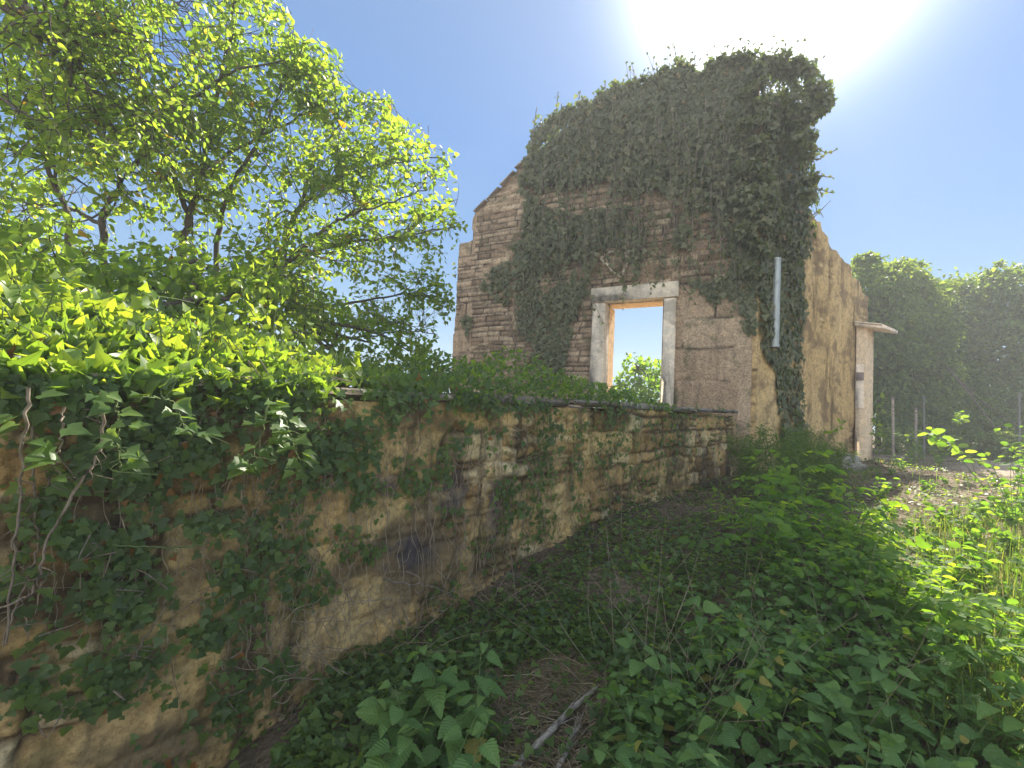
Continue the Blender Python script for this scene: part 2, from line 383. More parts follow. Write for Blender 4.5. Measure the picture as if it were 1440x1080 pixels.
def simple(name, c, rough=.5, metal=0.0):
    m, N, L, b = newmat(name)
    nz = noise(N, L, 9, 5, .65, mapping(N, L, (1, 1, .4)))
    L.new(mixc(N, L, maprange(N, L, nz, .35, .7, .0, .6), c, tuple(x*.55 for x in c)), b.inputs['Base Color'])
    b.inputs['Roughness'].default_value = rough; b.inputs['Metallic'].default_value = metal; return m
M_pipe = simple('zinc_pipe', (.42, .45, .43), .42, .35)
M_post = simple('galvanised_post', (.15, .16, .16), .7, .2)
M_meter = simple('brown_panel', (.22, .17, .14), .7)
# soil
M_soil, N_s, L_s, b_s = newmat('leafy_soil')
_v = mapping(N_s, L_s, (1, 1, 1))
_a = noise(N_s, L_s, 26, 8, .72, _v, .8); _b = noise(N_s, L_s, 2.2, 4, .6, _v)
_c = mixc(N_s, L_s, maprange(N_s, L_s, _a, .32, .7), (.07, .052, .036), (.26, .20, .14))
_c = mixc(N_s, L_s, maprange(N_s, L_s, _b, .45, .65, 0, .6), _c, (.055, .06, .028))
_d = mixc(N_s, L_s, maprange(N_s, L_s, _a, .3, .72), (.20, .15, .105), (.58, .48, .36))
_c = mixc(N_s, L_s, attr(N_s, 'mark'), _c, _d)
L_s.new(_c, b_s.inputs['Base Color']); b_s.inputs['Roughness'].default_value = .95; b_s.inputs['Specular IOR Level'].default_value = .1
bump(N_s, L_s, b_s, _a, .03, 1.0)

# ------------------------------------------------------------------ layout
WU = unit(np.array([.929, 1.0, 0])); WN = np.array([WU[1], -WU[0], 0]); WQ = np.array([-.12, 3.9, 0])      # garden wall line, facing the camera
PH = radians(30); FU = np.array([cos(PH), -sin(PH), 0]); FN = np.array([-sin(PH), -cos(PH), 0])
FP = np.array([2.58, 9.72, 0])
SU = np.array([.8, .6, 0]); SN = np.array([.6, -.8, 0])
fl = on_plane(637, 500, FP, FN); fc = on_plane(1060, 500, FP, FN)
FO = np.array([fl[0], fl[1], 0]); FC = np.array([fc[0], fc[1], 0]); FW = np.linalg.norm(FC-FO)
TER = 1.52
def gz(x, y):
    x = np.asarray(x, float); y = np.asarray(y, float)
    a = x*WU[0]+y*WU[1]
    z = .6*(1-np.exp(-np.maximum(a-2.3, 0)/2.2))
    z = z+.10*sstep(0, 4, (x*WN[0]+y*WN[1])-1.0)*sstep(2, 6, a)
    fw = x*WN[0]+y*WN[1]-(WQ@WN); z = z-np.clip(.24*np.maximum(2.1-a, 0)**2, 0, .9)*np.exp(-np.maximum(fw, 0)/.75)
    d = np.hypot(x-4, y-6)
    z = z+(fbm(x*.9, y*.9, 3, 4)-.5)*.14+(fbm(x*6, y*6, 9, 3)-.5)*.05
    return z-sstep(40, 70, d)*1.2
def wall_uv(px, py, off=0.0):
    P = WQ+WN*off
    return on_plane(px, py, P, WN)

# ground sheet out to the horizon
def axis(a, b, st, far, n):
    g_ = np.geomspace(st*3, far, n)
    return np.concatenate([a-g_[::-1], np.arange(a, b, st), b+g_])
xs = axis(-3.5, 13, .07, 60, 22); ys = axis(.2, 16, .07, 60, 22)
X, Y = np.meshgrid(xs, ys); Z = gz(X, Y)
wdist = X*WN[0]+Y*WN[1]-(WQ@WN)                     # distance in front of the garden wall
aa = X*WU[0]+Y*WU[1]
trail = sstep(.42, .62, fbm(X*.55+3, Y*.55, 41, 4)+.45*np.exp(-((wdist-4.2)/.9)**2)-.12)*sstep(2.4, 3.4, wdist)
litter0 = sstep(.50, .66, fbm(X*1.1, Y*1.1, 77, 4))*.5
MK = np.maximum(trail, litter0*sstep(0, 1.5, wdist))
g = Geo(); nx = len(xs); ny = len(ys)
i = np.arange(ny-1)[:, None]*nx+np.arange(nx-1)[None]
g.add(np.stack([X, Y, Z], -1), np.stack([i, i+1, i+nx+1, i+nx], -1).reshape(-1, 4), .5, MK.ravel())
prop(g.build('ground', M_soil, smooth=True), kind='structure')
# raised terrace behind the wall
us = np.arange(-11, 6.1, .12); ws = np.arange(.22, 13, .12)
U_, W_ = np.meshgrid(us, ws)
P = WQ+WU*U_[..., None]-WN*W_[..., None]
P[..., 2] = TER+(fbm(P[..., 0]*1.2, P[..., 1]*1.2, 5)-.5)*.16+.10*sstep(.3, 2.5, W_)-sstep(9, 13, W_)*1.7-sstep(-7, -11, U_)*1.6
g = Geo(); nx = len(us); i = np.arange(len(ws)-1)[:, None]*nx+np.arange(nx-1)[None]
g.add(P, np.stack([i, i+1, i+nx+1, i+nx], -1).reshape(-1, 4), .5, .15)
prop(g.build('terrain_terrace', M_soil, smooth=True), kind='structure')

# ------------------------------------------------------------------ masonry
def inside(poly, u, v):
    poly = np.asarray(poly); r = np.zeros(u.shape, bool); n = len(poly)
    for k in range(n):
        x1, y1 = poly[k]; x2, y2 = poly[(k+1) % n]
        c = ((y1 > v) != (y2 > v)) & (u < (x2-x1)*(v-y1)/((y2-y1) if y2 != y1 else 1e-9)+x1)
        r ^= c
    return r
def coursed(u, v, hmin, hmax, lmin, lmax, seed, warp=.03, wfreq=5, span=(-12, 12), skew=0.0):
    """Edge distance and block number of irregular coursed stonework."""
    r = np.random.default_rng(seed)
    v2 = v+(fbm(u*wfreq*.5, v*wfreq*.5, seed, 3)-.5)*warp*2.4+u*skew
    u2 = u+(fbm(u*wfreq, v*wfreq, seed+5, 3)-.5)*warp*2.0
    rows = [-1.5]
    while rows[-1] < 10: rows.append(rows[-1]+r.uniform(hmin, hmax))
    rows = np.array(rows); ri = np.clip(np.searchsorted(rows, v2)-1, 0, len(rows)-2)
    dv = np.minimum(v2-rows[ri], rows[ri+1]-v2)
    du = np.zeros_like(u); bid = np.zeros(u.shape)
    for k in range(len(rows)-1):
        m = ri == k
        if not m.any(): continue
        e = [span[0]+r.uniform(0, lmax)]
        while e[-1] < span[1]: e.append(e[-1]+r.uniform(lmin, lmax))
        e = np.array(e); ci = np.clip(np.searchsorted(e, u2[m])-1, 0, len(e)-2)
        du[m] = np.minimum(u2[m]-e[ci], e[ci+1]-u2[m]); bid[m] = k*131+ci
    tone = _hash(bid, bid*0+seed, 7)
    return np.minimum(dv, du), bid, tone
def relief(g, O, U, Nr, us, vs, mask, H, tone, joint, thick):
    U_, V_ = np.meshgrid(us, vs); nx, ny = len(us), len(vs)
    front = O+U*U_[..., None]+np.array([0, 0, 1.0])*V_[..., None]+Nr*H[..., None]
    back = O+U*U_[..., None]+np.array([0, 0, 1.0])*V_[..., None]-Nr*(thick+.6*H[::1, ::-1, None])
    cm = mask[:-1, :-1] & mask[1:, :-1] & mask[:-1, 1:] & mask[1:, 1:]
    i = np.arange(ny-1)[:, None]*nx+np.arange(nx-1)[None]; n = nx*ny
    a, b, c, d = i, i+1, i+nx+1, i+nx
    Q = [np.stack([a, b, c, d], -1)[cm], np.stack([a, d, c, b], -1)[cm]+n]
    pad = np.pad(cm, 1)
    for (dy, dx, e0, e1) in ((0, -1, d, a), (0, 1, b, c), (-1, 0, a, b), (1, 0, c, d)):
        nb = pad[1+dy:ny+dy, 1+dx:nx+dx]; m = cm & ~nb
        Q.append(np.stack([e1, e0, e0+n, e1+n], -1)[m])
    Q = np.concatenate(Q); V = np.concatenate([front.reshape(-1, 3), back.reshape(-1, 3)])
    A = np.concatenate([tone.ravel(), tone.ravel()]); B = np.concatenate([joint.ravel(), joint.ravel()])
    used = np.unique(Q); re = np.zeros(len(V), int); re[used] = np.arange(len(used))
    g.V.append(V[used]); g.T.append(re[Q]+g.n); g.n += len(used); g.A.append(A[used]); g.B.append(B[used]); g.C.append(np.full(len(used), 9.0)); g.D.append(np.zeros(len(used)))

# garden wall -----------------------------------------------------------
wb = WQ+WU*1.0; wb[2] = 0
garden_wall = thing('rubble_wall', 'long low wall of ochre rubble stone overgrown with ivy in the shade', 'stone wall', wb)
us = np.arange(-3.7, 5.86, .0135); vs2 = np.arange(-1.0, 1.645, .0135)
U_, V_ = np.meshgrid(us, vs2)
ed, bid, tone = coursed(U_, V_, .10, .25, .14, .46, 21, .052, 4)
ed2, bid2, tone2 = coursed(U_, V_, .06, .12, .10, .26, 22, .035, 7)
small = _hash(bid, bid*0+3, 9) > .70
ed = np.where(small, np.minimum(ed, ed2), ed); tone = np.where(small, tone2, tone)
lumps = fbm(U_*3.2, V_*3.2, 31, 4); fine = fbm(U_*17, V_*17, 33, 4)
plaster = .68*sstep(.53, .62, fbm(U_*1.15+9, V_*1.6, 35, 4)+.18*sstep(0.2, -2.6, U_)-.10*sstep(1.0, 3.0, U_))   # where the old render still hides the joints
prof = 1-np.exp(-np.maximum(ed, 0)/.017)
off = (_hash(bid, bid*0+1, 5)-.5)*.06
Hs = .040*prof+off*.8*prof+.03*(lumps-.5)+.034*(fine-.5)+.03*(fbm(U_*8, V_*8, 38, 3)-.5)
rag = fbm(U_*7.5, V_*7.5, 37, 4); Hp = .050+.055*(lumps-.5)+.040*(rag-.5)+.026*(fine-.5)
drip = fbm(U_*6.5, V_*.8, 39, 4); H = Hs*(1-plaster)+Hp*plaster-.05*sstep(.50, .68, drip)*sstep(-1.5, 1.5, U_)
hole = sstep(.66, .74, fbm(U_*2.1, V_*3.0, 51, 3)); H = H-.07*hole*(1-plaster)
joint = np.clip((1-prof)*1.4, 0, 1)*(1-plaster)*sstep(.30, .55, fbm(U_*2.4, V_*2.4, 40, 3))
tone = tone*(1-plaster)+(.42+.3*fbm(U_*2, V_*2, 61))*plaster
topz = 1.60+(fbm(us*1.3, us*0, 71)-.5)*.05
g = Geo(); relief(g, WQ, WU, WN, us, vs2, V_ < topz[None], H, np.clip(tone, 0, 1), joint, .42)
p1 = wall_uv(575, 775); p2 = wall_uv(545, 680); p3 = wall_uv(695, 720); p4 = wall_uv(640, 690)
for (P_, rad, col, sc) in ((p1, (.22, .3, .16), (.03, .035, .06), 6), (p2, (.16, .2, .08), (.11, .08, .10), 9), (p4, (.12, .2, .22), (.09, .08, .085), 14), (p3, (.08, .15, .26), (.22, .15, .19), 12)):
    c_ = paintspot(N_, L_, c_, P_, rad, col, sc)
L_.new(c_, b_.inputs['Base Color'])
g.build('masonry', M_rub, garden_wall, smooth=True)
u = -3.7
while u < 5.8:
    ln = min(random.uniform(.45, .95), 5.9-u); zt = 1.612+random.uniform(-.012, .018)
    g = Geo(); t_ = random.uniform(.045, .075)
    n_ = 9
    O = WQ+WU*(u+.006)+WN*(.075+random.uniform(-.02, .03)); O = O+np.array([0, 0, zt])
    box(g, O, WU*(ln-.012), -WN*.55, np.array([0, 0, t_]), random.random(), .014, .02)
    g.build('coping_stone', M_cop, garden_wall); u += ln

# ruined house ----------------------------------------------------------
def fuv(px, py):
    p = on_plane(np.array(px, float), np.array(py, float), FO, FN); return (p-FO)@FU, p[..., 2]
house = thing('ruined_house', 'tall roofless stone house ruin with an empty doorway and ivy over its gable', 'ruin', (FC[0], FC[1], .5))
zt_ = np.array([[637, 640], [635, 500], [637, 470], [639, 344], [652, 341], [664, 338], [665, 306], [669, 299], [674, 296], [700, 268], [722, 244], [745, 222], [800, 176], [870, 140], [950, 112], [1000, 104], [1060, 104]])
fu, fv = fuv(zt_[:, 0], zt_[:, 1]); opoly = np.stack([fu, fv], -1); opoly[0] = (-.02, .2)
opoly = np.concatenate([opoly, [[FW, .2]]]); opoly[-2, 0] = FW; opoly[1:4, 0] = (.0, .0, .02)
dl = fuv(851, 500)[0]; dr = fuv(931, 500)[0]; dt = .5*(fuv(853, 426)[1]+fuv(938, 420)[1])
ol = fuv(833, 450)[0]; orr = fuv(951, 450)[0]; ot = .5*(fuv(833, 409)[1]+fuv(955, 394)[1])
DB = TER-.02
us = np.arange(0, FW+.001, .028); us = np.linspace(0, FW, len(us)); vs2 = np.arange(.3, 9.0, .028)
U_, V_ = np.meshgrid(us, vs2)
msk = inside(opoly, U_, V_) & ~((U_ > dl-.07) & (U_ < dr+.07) & (V_ > DB-.3) & (V_ < dt+.07))
ed, bid, tone = coursed(U_, V_, .06, .15, .18, .55, 41, .03, 3)
edL, bidL, toneL = coursed(U_, V_, .34, .80, .5, 1.5, 48, .045, 2)
lg = ((U_ > orr+.02) & (V_ < ot-.10+.1*(fbm(U_*2, V_*2, 4)-.5))) | ((U_ < .55) & (fbm(U_*.9, V_*.9, 44) > .45))
ed = np.where(lg, edL, ed); tone = np.where(lg, .35+.4*toneL, tone); bid = np.where(lg, bidL+9000, bid)
prof = 1-np.exp(-np.maximum(ed, 0)/np.where(lg, .016, .013))
H = .028*prof+(_hash(bid, bid*0+1, 5)-.5)*.035*prof+.03*(fbm(U_*3, V_*3, 45)-.5)+.012*(fbm(U_*14, V_*14, 46)-.5)
# strip of old render left of the pipe
ren = sstep(FW-.42, FW-.30, U_+.12*(fbm(U_*2, V_*1.4, 47)-.5))
H = H*(1-ren)+.05*ren
g = Geo(); relief(g, FO, FU, FN, us, vs2, msk, H, np.clip(tone, 0, 1), np.clip((1-prof)*1.3*sstep(.34, .56, fbm(U_*1.7, V_*2.3, 49, 3)), 0, 1)*(1-ren), .6)
g.build('stone_front', M_fac, house, smooth=True)
# rendered side
def suv(px, py):
    p = on_plane(np.array(px, float), np.array(py, float), FC, SN); return (p-FC)@SU, p[..., 2]
spx = np.array([[1060, 130], [1100, 130], [1127, 180], [1131, 285], [1136, 296], [1141, 309], [1150, 313], [1152, 325], [1161, 334], [1164, 347], [1175, 354], [1183, 366], [1193, 374], [1196, 392], [1205, 396], [1210, 412], [1219, 418], [1219, 640]])
su_, sv_ = suv(spx[:, 0], spx[:, 1]); spoly = np.stack([su_, sv_], -1); spoly[0, 0] = 0.0; spoly[-1, 1] = .2
spoly = np.concatenate([spoly, [[0.0, .2]]])
SW = spoly[:, 0].max(); us = np.linspace(0, SW, int(SW/.03)); vs2 = np.arange(.2, 8.6, .03)
U_, V_ = np.meshgrid(us, vs2); wq = U_+.05*(fbm(U_*7, V_*7, 8)-.5); wv = V_+.12*(fbm(U_*6, V_*6, 18)-.5)
msk = inside(spoly, wq, wv)
ed, bid, tone = coursed(U_, V_, .10, .2, .2, .5, 57, .05, 4)
bare = sstep(.60, .68, fbm(U_*1.0, V_*.8, 59, 4)+.25*sstep(SW-1.0, SW-.3, U_)*sstep(3.2, 3.6, V_))
prof = 1-np.exp(-np.maximum(ed, 0)/.02)
H = .05*(1-bare)+bare*.035*prof+.05*(fbm(U_*2, V_*2, 58)-.5)+.014*(fbm(U_*11, V_*11, 60)-.5)
g = Geo(); relief(g, FC+FU*.0, SU, SN, us, vs2, msk, H, np.clip(.5+(tone-.5)*bare+.5*(fbm(U_*1.3, V_*.6, 65)-.5), 0, 1), bare*(1-prof), .55)
g.build('rendered_side', M_pla, house, smooth=True)
# low remains of the back and left walls
Zv = np.array([0, 0, 1.0])
def ruin_wall(O, U, Nr, Wd, hfun, seed, nm, mat):
    us = np.arange(0, Wd, .05); vs2 = np.arange(.4, 6.2, .05); U_, V_ = np.meshgrid(us, vs2)
    ed, bid, tone = coursed(U_, V_, .1, .2, .2, .5, seed, .04, 4); prof = 1-np.exp(-np.maximum(ed, 0)/.02)
    m = V_ < hfun(U_)+.3*(fbm(U_*2.5, V_*2.5, seed)-.5)
    g = Geo(); relief(g, O, U, Nr, us, vs2, m, .04*prof, tone, (1-prof), .5)
    g.build(nm, mat, house, smooth=True)
ruin_wall(FO-FN*.65, -FN, -FU, 4.5, lambda u: 6.0-u*1.35, 81, 'left_wall_stub', M_fac)
ruin_wall(FC-FN*6.2-FU*5.5, FU, FN, 5.2, lambda u: 1.75+.25*np.sin(u*3), 83, 'back_wall_stub', M_fac)
gf = Geo()
fx = np.arange(0, FW-.1, .15); fy = np.arange(.05, 7, .15); A_, B_ = np.meshgrid(fx, fy)
Pf = FO+FU*A_[..., None]-FN*B_[..., None]+SU*0; Pf[..., 2] = TER-.05+(fbm(A_*2, B_*2, 6)-.5)*.2
i = np.arange(len(fy)-1)[:, None]*len(fx)+np.arange(len(fx)-1)[None]
gf.add(Pf, np.stack([i, i+1, i+len(fx)+1, i+len(fx)], -1).reshape(-1, 4), .8, 0); gf.build('rubble_floor', M_warm, house, smooth=True)
# door frame
fr = thing('door_frame', None, None); fr.parent = house; fr.location = (0, 0, 0)
def fpt(u, z, out=0.0): return FO+FU*u+Zv*z+FN*out
def child(g, nm, mat, smooth=False, par=fr):
    o = g.build(nm, mat, None, base=np.array(house.location), smooth=smooth); o.location = (0, 0, 0); o.parent = par; return o
g = Geo(); box(g, fpt(ol, DB-.2, .085), FU*(dl-ol), -FN*.30, Zv*(dt-DB+.2), .3, .022, .016); child(g, 'jamb', M_frame)
g = Geo(); box(g, fpt(dr, DB-.2, .085), FU*(orr-dr), -FN*.30, Zv*(dt-DB+.2), .7, .022, .016); child(g, 'jamb', M_frame)
g = Geo(); box(g, fpt(ol-.03, dt+.003, .095), FU*(orr-ol+.07), -FN*.31, Zv*(ot-dt), .5, .014, .01); child(g, 'lintel', M_frame)
# splayed inner reveals, broken at the back edge
def reveal(u0, sgn, nm):
    g = Geo(); zs = np.arange(DB-.1, dt+.02, .045); ds = np.linspace(.0, 1, 6)
    dep = .62+.07*(fbm(zs*4, zs*0, 91, 2)-.5)+.05*(rng.random(len(zs))-.5)
    V = np.array([[fpt(u0-sgn*d*dp*.13+.012*(rng.random()-.5), z, -.20-d*dp) for d in ds] for z, dp in zip(zs, dep)])
    i = np.arange(len(zs)-1)[:, None]*6+np.arange(5)[None]
    g.add(V.reshape(-1, 3), np.stack([i, i+1, i+7, i+6], -1).reshape(-1, 4), np.repeat(rng.random(len(zs)), 6), .0)
    child(g, nm, M_warm, False)
reveal(dl-.0, 1, 'reveal'); reveal(dr+.0, -1, 'reveal')
g = Geo(); V = np.array([[fpt(dl-.08+(dr-dl+.16)*a, dt+.004+.02*b, -.20-.6*b) for a in np.linspace(0, 1, 8)] for b in np.linspace(0, 1, 5)])
i = np.arange(4)[:, None]*8+np.arange(7)[None]; g.add(V.reshape(-1, 3), np.stack([i, i+1, i+9, i+8], -1).reshape(-1, 4), .5); child(g, 'soffit', M_warm)
# mortar-smeared patch over the door
g = Geo()
for a in range(9):
    loop = [(846, 366), (852, 358), (866, 353), (880, 356), (884, 366), (880, 378), (874, 390), (864, 385), (858, 376), (846, 366)]
    if a < 9:
        (x0, y0), (x1, y1) = loop[a], loop[a+1]
        q = np.array([fpt(*fuv(x0+(x1-x0)*t+random.uniform(-1.2, 1.2), y0+(y1-y0)*t+random.uniform(-1.2, 1.2)), .052) for t in np.linspace(0, 1, 6)])
        tube(g, q, .022+.014*random.random(), None, 5, .5, .7)
g.build('mortar_patch', M_frame, house)
# tiles along the broken verge
for (x0, y0, x1, y1) in ((669, 300, 686, 284), (687, 284, 704, 266), (706, 263, 726, 243), (727, 240, 748, 220)):
    a0 = fuv(x0, y0); a1 = fuv(x1, y1); g = Geo(); A0 = fpt(a0[0], a0[1]+.01, .1); A1 = fpt(a1[0], a1[1]+.01, .1); d = A1-A0
    nrm = unit(np.cross(d, FN)); nrm = nrm*np.sign(nrm[2]); box(g, A0, d*.98, -FN*.75, nrm*.05, .5, .01, .015); g.build('verge_slab', M_cop, house)
# drain pipe
def spt(u, z, out=0.0): return FC+SU*u+Zv*z+SN*out
pu0, pz0 = suv(1077, 489); pu1, pz1 = suv(1080, 366)
pr = .072
g = Geo(); tube(g, [spt(pu0, pz0, .16), spt(pu0*.5+pu1*.5, (pz0+pz1)/2, .16), spt(pu1, pz1, .16)], pr, pr, 16); dpipe = g.build('drain_pipe', M_pipe, house, smooth=True)
for zz, hh in ((pz0+.0, .05), (pz0+(pz1-pz0)*.72, .04), (pz1-.05, .05)):
    g = Geo(); tube(g, [spt(pu0, zz, .16), spt(pu0, zz+hh, .16)], pr+.007, None, 16); o = g.build('pipe_collar', M_pipe, None, base=np.array(house.location), smooth=True); o.location = (0, 0, 0); o.parent = dpipe
for zz in (pz0+.22, pz0+(pz1-pz0)*.6):
    g = Geo(); box(g, spt(pu0-.012, zz, .04), SU*.024, SN*.13, Zv*.03, .5, .004); o = g.build('pipe_bracket', M_post, None, base=np.array(house.location)); o.location = (0, 0, 0); o.parent = dpipe
g = Geo(); box(g, spt(pu1+.10, pz0+.1, .06), SU*.03, SN*.03, Zv*(pz1-pz0-.05), .5, .004); g.build('pipe_highlight_bar', M_pipe, house)  # added bar in place of the bright highlight line along the pipe edge
# porch pier and canopy
pa_u, _ = suv(1198, 560); A = spt(pa_u, 0, .06)
def edge_len(px, P0, D, py=500):
    """Length along D from P0 to the vertical plane through image column px."""
    r = ray(px, py); n = np.cross(r, Zv); return np.dot(EYE-P0, n)/np.dot(D, n)
pw = edge_len(1218, A, FU); cz = on_plane(1205, 459, A, FN)[2]
g = Geo(); box(g, A+Zv*.2, FU*pw, SU*.55, Zv*(cz-.2), .5, .02, .01); g.build('porch_pier', M_warm, house)
g = Geo(); box(g, A+FU*.012-SU*.012+Zv*(on_plane(1208, 574, A, FN)[2]), FU*(pw-.05), SU*.02, Zv*(on_plane(1208, 512, A, FN)[2]-on_plane(1208, 574, A, FN)[2]), .5, .004); g.build('render_panel', M_cream, house)
mz = on_plane(1208, 535, A, FN)[2]
g = Geo(); box(g, A+FU*(.16*pw)-SU*.035+Zv*mz, FU*pw*.68, SU*.03, Zv*.2, .5, .006); g.build('meter_box', M_meter, house)
cw = edge_len(1247, A, FU)
g = Geo(); box(g, A-SU*.12+Zv*cz, FU*cw-Zv*.10, SU*1.0, Zv*.075, .5, .012, .01)
box(g, A-SU*.16+FU*.02+Zv*(cz+.078), FU*(cw-.08)-Zv*.09, SU*1.06, Zv*.03, .3, .01, .012); g.build('canopy_slab', M_cream, house)


# ================================================================== vegetation
def gauss_px(n, cx, cy, rx, ry):
    a = rng.random(n)*2*pi; r = np.sqrt(rng.random(n))
    return cx+rx*r*np.cos(a), cy+ry*r*np.sin(a)
def in_px(poly, n, sx=0):
    poly = np.asarray(poly, float); lo, hi = poly.min(0), poly.max(0); X = []; Y = []; c = 0
    while c < n:
        x = rng.uniform(lo[0], hi[0], 2*n+50); y = rng.uniform(lo[1], hi[1], 2*n+50); m = inside(poly, x, y)
        X.append(x[m]); Y.append(y[m]); c += m.sum()
    return np.concatenate(X)[:n], np.concatenate(Y)[:n]
UP = np.array([0, 0, 1.0])

# ---- trees ------------------------------------------------------------
def twig_leaves(g, gb, p0, d, ln, step, size, tm, droop=.5, r=.004, tint=(0, .95), prune=None, upn=.3):
    """A twig that bends, with alternate leaves along it."""
    n = max(3, int(ln/step)); t = np.linspace(0, 1, n)[:, None]
    side = unit(np.cross(d, rng.normal(size=3)))
    pts = p0+d*ln*t+side*ln*.18*np.sin(t*2.2)-UP*ln*droop*.35*t**2
    if prune is not None and not prune(pts[-1:])[0]: gb = None
    if gb is not None: tube(gb, pts[::max(1, n//4)] if n > 5 else pts, r, r*.35, 4)
    dirs = unit(np.gradient(pts, axis=0)); ph = np.where(np.arange(n) % 2 == 0, 1.0, -1.0)[:, None]
    pl = unit(np.cross(dirs, UP)+rng.normal(size=(n, 3))*.15)
    y = unit(pl*ph+dirs*.6-UP*(.25+droop*rng.random((n, 1)))+rng.normal(size=(n, 3))*.25)
    nr = unit(UP*upn+rng.normal(size=(n, 3))*.55)
    s = size*rng.uniform(.65, 1.15, n)*(1-.35*t[:, 0]**3); pos = pts+y*.012
    tn = rng.uniform(*tint, n); tn = np.where(rng.random(n) < .008, 1.0, tn)
    if prune is not None:
        k = prune(pos+y*s[:, None]*.5)
        pos, y, nr, s, tn = pos[k], y[k], nr[k], s[k], tn[k]
    leaves(g, tm, pos, y, nr, s, tn)
def grow(limbs, nsec, seclen, twigs, size, tm, gl, gb, droop=.5, step=.045, start=.3, prune=None, spread=1.0, twl=(.22, .5), up=.25, tint=(0, .95)):
    """Secondary branches and leafy twigs on hand-placed limbs."""
    for pts, r0, r1 in limbs:
        P = smoothline(pts, 28); P[1:-1] += rng.normal(size=(26, 3))*.012
        tube(gb, P, r0, r1, 8)
        L_ = np.linalg.norm(np.diff(P, axis=0), axis=1).sum(); ns = max(3, int(nsec*L_))
        for k in range(ns):
            t = start+(1-start)*rng.random()**.8; i = min(int(t*27), 26); dl_ = unit(P[i+1]-P[i])
            d = unit(dl_*.55+unit(rng.normal(size=3))*spread+UP*up)
            ln = rng.uniform(*seclen)*(1.15-.5*t)
            n = 9; tt = np.linspace(0, 1, n)[:, None]; sd_ = unit(rng.normal(size=3))
            S = P[i]+d*ln*tt+sd_*ln*.15*np.sin(tt*3)-UP*ln*.12*tt**2
            rr = r1+(r0-r1)*(1-t)
            if prune is None or inside(CROWN, *[np.array([v]) for v in (project(S[-1:])[0][0], project(S[-1:])[1][0])])[0]: tube(gb, S, max(.004, rr*.42), .003, 5)
            for q in range(int(twigs*ln)+2):
                tq = .12+.88*rng.random(); j = min(int(tq*(n-1)), n-2); ds = unit(S[j+1]-S[j])
                twig_leaves(gl, gb, S[j]+(S[j+1]-S[j])*rng.random(), unit(ds*.7+unit(rng.normal(size=3))*.9), rng.uniform(*twl), step, size, tm, droop, prune=prune, tint=tint)
        for q in range(4):
            twig_leaves(gl, gb, P[-1-q*2], unit(P[-1]-P[-3]+rng.normal(size=3)*.4), .35, step, size, tm, droop, prune=prune, tint=tint)
def px3(*a): return np.array([at(x, y, d) for x, y, d in a])
CROWN = [(-400, -400), (385, -400), (392, -40), (402, 12), (418, 48), (452, 58), (486, 76), (480, 112), (508, 132), (548, 128), (552, 160), (590, 178), (600, 200), (640, 206), (646, 250), (640, 285), (664, 318), (650, 345), (632, 380), (640, 440), (604, 490), (560, 540), (-400, 560)]
GAPS = [((240, 62), 26, 30), ((262, 20), 16, 22), ((300, 372), 26, 26), ((115, 268), 22, 22), ((60, 245), 22, 12), ((180, 420), 28, 14), ((30, 300), 16, 14), ((470, 285), 26, 14), ((600, 455), 24, 22), ((355, 40), 10, 26), ((428, 20), 14, 26)]
def prune_crown(p):
    x, y = project(p); x = x+10*(vn(p[:, 0]*3, p[:, 2]*3, 3)-.5); k = inside(CROWN, x, y)
    for (c, rx, ry) in GAPS:
        k &= (((x-c[0])/rx)**2+((y-c[1])/ry)**2 > 1) | (rng.random(len(p)) < .12)
    return k
def tree(nm, label, cat, limbs, group=None, **kw):
    root = thing(nm, label, cat, limbs[0][0][0], group); gl, gb = Geo(), Geo()
    grow(limbs, gl=gl, gb=gb, **kw)
    gb.build('trunk', M_bark, root, smooth=True); gl.build('crown', kw.get('mat', M_tree), root); return root
TK = dict(nsec=8.2, seclen=(.4, 1.15), twigs=8.0, size=.09, tm=OVATE, prune=prune_crown)
def base_(x, d): return (x, 700, d)
tree('broadleaf_tree', 'leafy tree with upright reddish trunk rising behind the ivied wall', 'tree', [
    (px3((250, 600, 5.2), (254, 370, 5.2), (266, 300, 5.2), (285, 240, 5.2), (300, 150, 5.3), (322, 60, 5.3), (338, -70, 5.3)), .046, .010),
    (px3((265, 300, 5.2), (238, 230, 5.0), (212, 160, 4.9), (192, 90, 4.8), (190, -40, 4.8)), .03, .008),
    (px3((306, 420, 5.3), (307, 330, 5.3), (332, 250, 5.3), (372, 180, 5.3), (400, 110, 5.3), (430, 60, 5.3)), .032, .007),
    (px3((285, 240, 5.2), (350, 200, 5.6), (420, 165, 5.8), (470, 120, 5.9)), .024, .007)], **TK)
